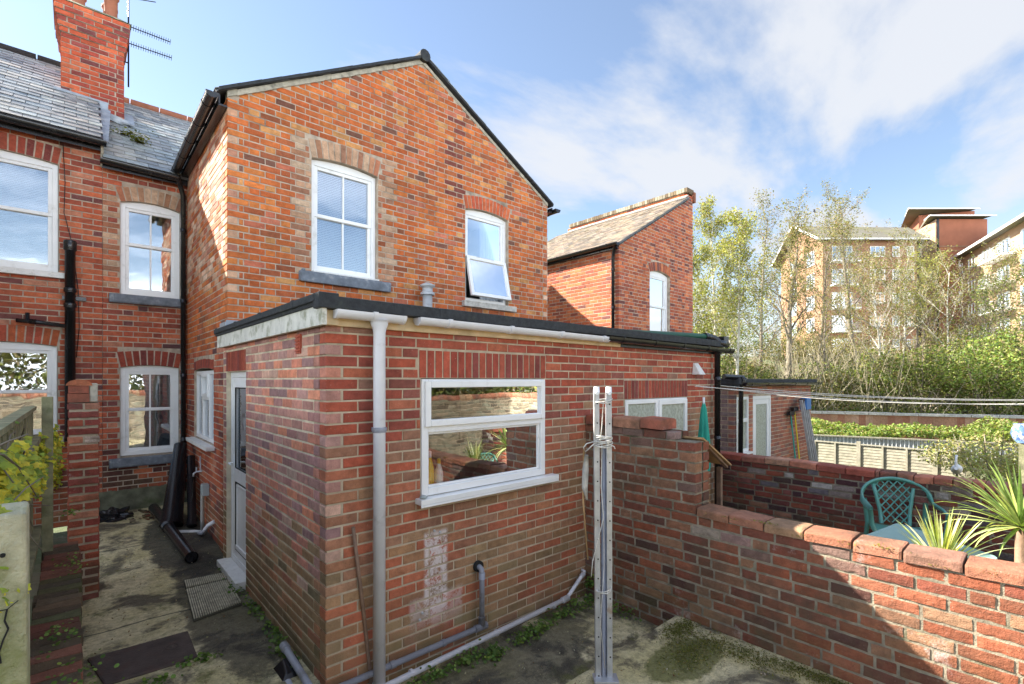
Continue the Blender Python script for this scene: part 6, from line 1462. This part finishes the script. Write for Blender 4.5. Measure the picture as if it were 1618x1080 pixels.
# bright ground elder strip before it
m = MB()
for k in range(20000):
    t_ = rnd(0, 1); l_ = lat(1262, 18) + (lat(1700, 17) - lat(1262, 18)) * t_; d_ = rnd(17.5 - 2.0 * t_, 20.4 - 2.9 * t_); p = cw(l_, d_); hh = .80 + .65 * mn.noise(Vector((p.x * .45, p.y * .45, 3))) + .22 * mn.noise(Vector((p.x * 3, p.y * 3, 3)))
    leafq(m, Vector((p.x, p.y, -.62 + max(hh, .05) * rnd(.3, 1) ** .3)), rnd(.035, .07), jc(random.choice(G_BRT)))
m.build('ground_elder', 'leaf', None, kind='stuff', label='bright green leafy ground cover in the far garden', category='ground cover')
# corrugated edging + fence
cr_ = thing('corrugated_sheet', 'long strip of grey corrugated roofing standing behind the panel fence', 'roof sheet', at(1420, 700, 13)); a, b = at(1284, 690, 17.0), at(1640, 705, 14.4); a.z = b.z = 0
Fq, Lq = face_fr(a, b); m = MB(); n = 260; vs = []
for k in range(n + 1):
    o_ = .03 * sin(k * 1.25)
    for z in (-.62, .06): vs.append(Fq.p(Lq * k / n, o_, z))
m.add(vs, [(2 * k, 2 * k + 2, 2 * k + 3, 2 * k + 1) for k in range(n)]); m.build('sheet', 'galv', cr_)
m = MB(); Fq.box(m, 0, Lq, -.06, .06, .06, .10); m.build('rail', 'wood_grey', cr_)
fp = thing('panel_fence', 'silvery grey horizontal board fence panels with posts beyond the far wall', 'fence', (17.2, 3, -.6))
XF = 17.2; pts_u = [(1288, 697), (1355, 702), (1407, 702), (1478, 712)]
Fq = Fr((XF, 6.4), (0, -1), (-1, 0)); ya = 0.2
def yy(u): return 6.4 - onX(u, 700, XF).y
PX = [yy(1288), yy(1320), yy(1357), yy(1395), yy(1433), yy(1478), yy(1524)]
zt1 = onX(1400, 706, XF).z
m = MB(); z = -.62; 
while z < zt1 - .03:
    k = 0
    for (p0_, p1_) in zip(PX[:-1], PX[1:]):
        t_ = rnd(-.004, .004); m.hexa([Fq.p(p0_, -.012, z), Fq.p(p1_ - .001, -.012, z + t_), Fq.p(p1_ - .001, .012, z + t_), Fq.p(p0_, .012, z), Fq.p(p0_, -.018, z + .10), Fq.p(p1_ - .001, -.018, z + .10), Fq.p(p1_ - .001, -.004, z + .10), Fq.p(p0_, -.004, z + .10)])
    z += .085
m.build('boards', 'wood_grey', fp)
for i, x in enumerate(PX):
    m = MB(); w_ = .05 if i in (2, 5) else .022; Fq.box(m, x - w_, x + w_, -.02, .05, -.7, zt1 + (.10 if i in (2, 5) else .0)); m.build('post', 'wood_grey', fp)
m = MB(); Fq.box(m, PX[0], PX[-1], -.03, .045, zt1, zt1 + .03); m.build('capping', 'wood_grey', fp)
# rampant pale shrub to the right of the fence
bush('twiggy yellow green shrub spilling over the end of the grey panel fence', lat(1572, 11.2), 11.2, 3.6, 1.35, 6500, [(.36, .36, .12), (.42, .38, .18), (.26, .32, .08), (.30, .26, .14)], .035, group='garden shrubs', stems=26, z0=-.65)
bush('low green plants growing at the foot of the panel fence', lat(1430, 9.5), 9.3, 1.6, .5, 900, G_BRT, .03, group='garden shrubs', z0=-.62)
# swan and blue pot
c = at(1038, 0, 1); s0 = onX(1540, 738, 11.8)
c = at(1513, 742, 9.6)
c = at(1512, 727, 9.3); sw = thing('swan_ornament', 'white swan garden ornament by the end of the panel fence', 'ornament', (c.x, c.y, c.z - .25))
m = MB(); m.tube([c + Vector((-.12, 0, -.14)), c + Vector((-.05, 0, -.17)), c + Vector((.06, 0, -.16)), c + Vector((.14, 0, -.10))], [.03, .085, .08, .02], 12); m.build('body', 'white_pl', sw)
m = MB(); m.tube([c + Vector((-.08, 0, -.12)), c + Vector((-.13, 0, -.02)), c + Vector((-.10, 0, .07)), c + Vector((-.05, 0, .09)), c + Vector((-.02, 0, .05))], [.03, .02, .017, .024, .008], 10); m.build('neck', 'white_pl', sw)
m = MB(); m.tube([c + Vector((0, 0, -.2)), Vector((c.x, c.y, -.64))], .02, 8); m.build('stake', 'wood_grey', sw)
c = at(1617, 684, 7.6); bp_ = thing('ceramic_pot', 'blue and white patterned glazed pot at the right edge', 'pot', (c.x, c.y, c.z - .15))
M['bluepot'] = simple('blue_white_glaze', (.10, .18, .42), .15, .2, 8, dirt=(.75, .78, .8), dscale=14, dlo=.5, dhi=.56)
m = MB(); m.lathe((c.x, c.y, c.z - .15), [(.07, 0), (.12, .06), (.145, .14), (.13, .22), (.10, .27), (.12, .29), (.105, .29), (.09, .26)], 24); m.build('body', 'bluepot', bp_)
m = MB(); m.box(c.x - .05, c.x + .05, c.y - .05, c.y + .05, -.66, c.z - .152); m.build('plinth', 'wood_green', bp_)
# tools leaning on the far extension
ex = NX + e_b
def tool(x, y, top, mat, label, nm='broom', head=None, lean=.25, r=.014):
    t = thing(nm, label, 'garden tool', (x, y, -.6), 'tools against the far extension'); m = MB(); m.tube([(x, y - lean, -.6), (x + .04, y + .05, top)], r, 8); m.build('handle', mat, t)
    if head: m = MB(); m.box(x - .13, x + .14, y - .0, y + .07, top - .02, top + .06); m.build('head', head, t)
bx_ = onY(1258, 660, 3.55).x
tool(bx_ - .05, 3.6, 1.30, 'green_cloth', 'broom with green handle and black head against the far extension', head='black_plastic', lean=.15)
tool(bx_ + .10, 3.58, 1.38, 'yellow', 'broom with yellow handle next to the ladder', head='black_plastic', lean=.15)
tool(bx_ + .32, 3.5, 1.55, 'rust', 'dark long handled rake with crossways head', 'rake', 'rust', .2)
ld = thing('folded_airer', 'folded grey metal steps leaning at the corner of the far extension', 'ladder', (bx_ + .3, 3.45, -.6)); m = MB()
for dx in (.18, .30, .42, .52): m.beam((bx_ + dx + .18, 3.25, -.6), (bx_ + dx, 3.52, 1.62 - dx * .2), .05, .025, (1, 0, 0))
m.build('rails', 'galv', ld); m = MB(); m.box(bx_ + .35, bx_ + .62, 3.46, 3.60, 1.38, 1.62); m.build('platform', 'blue', ld, bevel=.01)
# washing lines
for i, (ua, va, ub, vb, da, db) in enumerate(((1098, 610, 1655, 633, None, 6.5), (1128, 608, 1655, 631, None, 6.6), (1100, 609, 1655, 639, None, 6.2), (1185, 619, 1655, 637, 8.8, 6.4))):
    a = onY(ua, va, 3.12) if da is None else onY(ua, va, 3.70); b = at(ub, vb, db); pts = []
    for k in range(25):
        t_ = k / 24; p = a.lerp(b, t_); p.z -= .05 * 4 * t_ * (1 - t_) * (1 + .2 * i); pts.append(p)
    m = MB(); m.tube(pts, .0048, 5); single(m, 'washing_line', 'rope', 'thin pale washing line, ' + ['upper one from beneath the vent cowl', 'the one starting beside the black downpipe', 'lowest of the bunch at the right edge', 'the one starting above the far white window'][i], 'washing line', tuple(a), 'washing lines')
# ---------------- yuccas
def yucca(label, c, n, ln, wd, cols, tilt=(.15, 1.35), trunk=None, pot=True, cat='plant', droop=.35):
    t = thing('yucca_plant', label, cat, (c.x, c.y, -.12)); m = MB()
    for k in range(n):
        az = rnd(0, 2 * pi); ti = rnd(*tilt); L_ = ln * rnd(.7, 1.1); dr = Vector((sin(ti) * cos(az), sin(ti) * sin(az), cos(ti))); sd = dr.cross(Vector((0, 0, 1)))
        if sd.length < .01: sd = Vector((1, 0, 0))
        sd.normalize(); q_ = c.copy(); pts = []; d_ = dr.copy(); col = random.choice(cols); col = jc(col, .15); S = 7
        for i in range(S + 1):
            f = i / S; w_ = wd * (.6 + .9 * f if f < .35 else (1 - (f - .35) / .65) ** .8 * .92 + .02); nn = sd.cross(d_).normalized()
            pts.append((q_ - sd * w_ / 2 + nn * w_ * .15, q_.copy(), q_ + sd * w_ / 2 + nn * w_ * .15)); q_ = q_ + d_ * L_ / S; d_ = (d_ + Vector((0, 0, -droop * f * f * ti))).normalized()
        vs = [v for tr in pts for v in tr]; edge = (min(col[0] * 1.9, .8), min(col[1] * 1.6, .8), min(col[2] * 2.2, .6))
        for i in range(S): 
            k0 = i * 3; m.add([vs[k0], vs[k0 + 1], vs[k0 + 4], vs[k0 + 3]], [(0, 1, 2, 3)], 0, edge if k % 2 else col); m.add([vs[k0 + 1], vs[k0 + 2], vs[k0 + 5], vs[k0 + 4]], [(0, 1, 2, 3)], 0, col)
    m.build('leaves', 'leaf', t)
    if trunk: m = MB(); m.tube([Vector((c.x, c.y, trunk)), c], [.035, .03], 10); m.build('trunk', 'wood_stick', t)
    if pot: m = MB(); m.lathe((c.x, c.y, -.12), [(.13, 0), (.17, .25), (.19, .27), (.19, .30), (.15, .30)], 20); m.build('pot', 'black_plastic', t)
c = at(1487, 905, 3.35); c.z = .70
yucca('small yucca with pale striped leaves just behind the sunlit wall coping', c, 62, .42, .026, [(.30, .36, .10), (.42, .46, .16), (.5, .52, .24)], (.1, 1.15), trunk=.15)
c = at(1612, 832, 3.75)
yucca('large spiky yucca with long green leaves at the right edge of the photo', c, 85, .56, .036, [(.16, .24, .06), (.24, .32, .08), (.36, .42, .14)], (.1, 1.9), trunk=.15, droop=.5)
for k in range(0): pass
# ---------------- yellow ivy over the fence, weeds along the walls
IVY = [(.55, .50, .04), (.62, .54, .06), (.42, .44, .05), (.30, .36, .05), (.20, .28, .05)]
def ivyleaf(mb, p, s, nrm, col):
    nrm = nrm.normalized(); a = nrm.orthogonal().normalized(); a.rotate(__import__('mathutils').Quaternion(nrm, rnd(0, 2 * pi))); b = nrm.cross(a)
    out = []
    for (r, th) in ((.30, -pi / 2 - .2), (.80, -.75), (.66, -.2), (.95, .28), (.72, .80), (1.12, pi / 2), (.72, pi - .80), (.95, pi - .28), (.66, pi + .2), (.80, pi + .75), (.30, -pi / 2 + .2)): out.append((r, th))
    out = sorted(((r, th % (2 * pi)) for (r, th) in out), key=lambda q: q[1])
    vs = [p + nrm * s * .10] + [p + (a * cos(th) + b * sin(th)) * r * s - nrm * s * .10 * abs(cos(th)) for (r, th) in out]; n_ = len(out)
    mb.add(vs, [(0, i + 1, (i + 1) % n_ + 1) for i in range(n_)], 0, col)
iv = thing('ivy_plant', 'yellow variegated ivy climbing over the mossy fence beside the concrete post', 'plant', (-.25, 2.6, .5))
m = MB(); st_ = MB()
def clump(u, v, X, r, n):
    c = onX(u, v, X)
    for k in range(n):
        p = c + Vector((random.gauss(0, r * .35), random.gauss(0, r * 1.3), random.gauss(0, r))); p.x = min(p.x, -.13 if p.y < 2.6 else -.06)
        ivyleaf(m, p, rnd(.013, .029), Vector((rnd(.0, 1), rnd(-1.1, -.1), rnd(.1, 1.2))), jc(random.choice(IVY), .18))
for (u, v, r, n) in ((85, 702, .09, 361), (70, 722, .08, 323), (88, 745, .09, 285), (45, 742, .04, 342), (-8, 800, .022, 150), (22, 752, .035, 342), (60, 752, .05, 285), (5, 770, .03, 285), (92, 765, .06, 114), (40, 735, .07, 209), (95, 690, .09, 152), (12, 760, .05, 190)): clump(u, v, -.20, r, n)
for (u, v, r, n) in ((-4, 825, .018, 70), (-6, 880, .02, 60), (14, 935, .013, 60), (2, 955, .012, 50), (-4, 1005, .012, 34), (0, 905, .012, 30)):
    c = at(u, v, 1.13)
    for k in range(n):
        p = c + Vector((random.gauss(0, r * .8), random.gauss(0, r * .6), random.gauss(0, r))); ivyleaf(m, p, rnd(.010, .021), Vector((rnd(.0, .8), rnd(-1.1, -.3), rnd(.1, 1.0))), jc(random.choice(IVY), .18))
m.build('leaves', 'leaf', iv)
for k in range(40):
    p = Vector((-.22 + rnd(-.04, .05), rnd(1.7, 4.6), rnd(1.3, 1.78))); q_ = p + Vector((rnd(-.08, .10), rnd(-.5, .5), rnd(-.25, .12))); st_.tube([p, (p + q_) / 2 + Vector((0, 0, rnd(-.04, .04))), q_], [.0035, .003, .002], 4)
st_.build('stems', 'bark', iv, kind='stuff')
def weeds(label, spots, n, cols, s0, s1, h, cat='weeds'):
    m = MB()
    for (x, y, z, rx, ry) in spots:
        for k in range(n):
            p = Vector((x + random.gauss(0, rx), y + random.gauss(0, ry), z)); p.z += abs(random.gauss(0, h)); s = rnd(s0, s1); nr = Vector((rnd(-.6, .6), rnd(-.8, .3), 1)); c_ = jc(random.choice(cols), .3)
            a = nr.normalized().orthogonal().normalized() * s; b = nr.normalized().cross(a); m.add([p + a * cos(t_) + b * sin(t_) for t_ in (0, 1.05, 2.1, 3.14, 4.2, 5.25)], [(0, 1, 2, 3, 4, 5)], 0, c_)
    m.build('weeds', 'leaf', None, kind='stuff', label=label, category=cat)
G_W = [(.10, .17, .03), (.16, .24, .05), (.08, .13, .03)]
weeds('small green weeds along the foot of the kitchen wall', [(1.9, 2.98, -.14, .12, .03), (2.25, 2.98, -.14, .09, .03), (2.42, 2.9, -.14, .06, .04), (2.75, 2.92, -.13, .08, .04), (2.95, 2.94, -.13, .08, .04), (3.3, 2.98, -.13, .10, .04), (3.60, 2.98, -.12, .10, .05), (3.70, 2.75, -.12, .04, .14), (3.76, 3.05, -.02, .03, .03)], 120, G_W, .007, .016, .035)
weeds('weeds along the passage edge under the side wall', [(1.17, 5.6, .02, .04, .12), (1.12, 5.15, .02, .04, .1), (1.15, 4.6, .01, .03, .12), (1.16, 4.1, .01, .03, .18), (1.12, 3.8, .01, .03, .1), (.65, 4.05, .01, .06, .02), (.25, 3.95, .01, .12, .03)], 70, G_W, .007, .017, .02)
weeds('leafy weeds on the low brick edging', [(-.02, 4.9, .60, .05, .12), (-.02, 5.1, .95, .03, .05), (-.0, 3.0, .60, .05, .15), (.04, 3.1, .03, .05, .2), (-.08, 3.6, .6, .05, .1)], 60, G_W + [(.2, .3, .06)], .005, .012, .03)
weeds('moss along the foot of the sunlit garden wall', [(3.6, 2.0, .008, .12, .06), (3.35, 1.78, .008, .14, .08), (3.62, 1.5, .008, .07, .2), (3.70, 1.0, .008, .04, .2), (3.72, .7, .01, .03, .2)], 1500, [(.12, .13, .02), (.17, .17, .03), (.08, .09, .02), (.2, .17, .06)], .0025, .006, .003, 'moss')
# moss in the joints of the coping and on roof
weeds('moss in the joints of the sunlit wall coping', [(3.80, 1.9 - .235 * k, .90 + .02 * (k % 3), .012, .04) for k in range(9)] , 60, [(.22, .20, .03), (.15, .16, .02), (.30, .27, .06)], .003, .007, .01, 'moss')
weeds('moss on the slates below the chimney', [(.62, 9.55, 5.78, .10, .10), (.72, 9.4, 5.66, .05, .12)], 220, [(.25, .23, .03), (.16, .17, .02)], .01, .022, .01, 'moss')
# dead leaves and grit scattered on the ground
m = MB()
for k in range(900):
    if random.random() < .45: x, y = rnd(.05, 1.15), rnd(3.2, 8.3); z = path_z(y) + .008
    elif random.random() < .5: x, y = rnd(1.3, 3.7), rnd(2.25, 3.0); z = -.142
    else: x, y = rnd(2.0, 3.75), rnd(.9, 2.1); z = .014
    leafq(m, Vector((x, y, z + .004)), rnd(.004, .012), jc(random.choice([(.25, .17, .09), (.16, .09, .05), (.42, .38, .28), (.32, .28, .18)])))
m.build('litter', 'leaf', None, kind='stuff', label='dead leaf bits and grit on the concrete', category='litter')
# bird
c = at(1287, 333, 40); m = MB(); m.tube([c - Vector((.0, 0, .16)), c, c + Vector((.03, 0, .16))], [.02, .07, .02], 8); m.add([c + Vector((-.05, 0, .05)), c + Vector((-.2, .1, -.12)), c + Vector((-.05, 0, -.08))], [(0, 1, 2)]); m.add([c + Vector((.05, 0, .05)), c + Vector((.18, -.1, -.14)), c + Vector((.05, 0, -.08))], [(0, 1, 2)]); single(m, 'bird', 'black_plastic', 'tiny dark bird flying above the trees left of the apartments', 'bird', tuple(c))

# hedge beyond the end wall, behind the viewer (what the low windows mirror)
hdg = thing('hedge', 'long garden hedge beyond the end wall behind the camera', 'hedge', (2, -8, -.3)); m = MB()
for k in range(60000):
    x = rnd(-14, 22); leafq(m, Vector((x, -8 + rnd(-.9, .9), rnd(-.2, 3.8 + .7 * mn.noise(Vector((x * .5, 0, 0)))))), rnd(.06, .12), jc(random.choice(G_GRN + G_OLV)))
m.build('foliage', 'leaf', hdg); m = MB()
for k in range(26): x = rnd(-14, 22); m.tube([(x, -8, -.3), (x + rnd(-.3, .3), -8, 2.6)], [.06, .03], 6)
m.build('stem', 'bark', hdg)
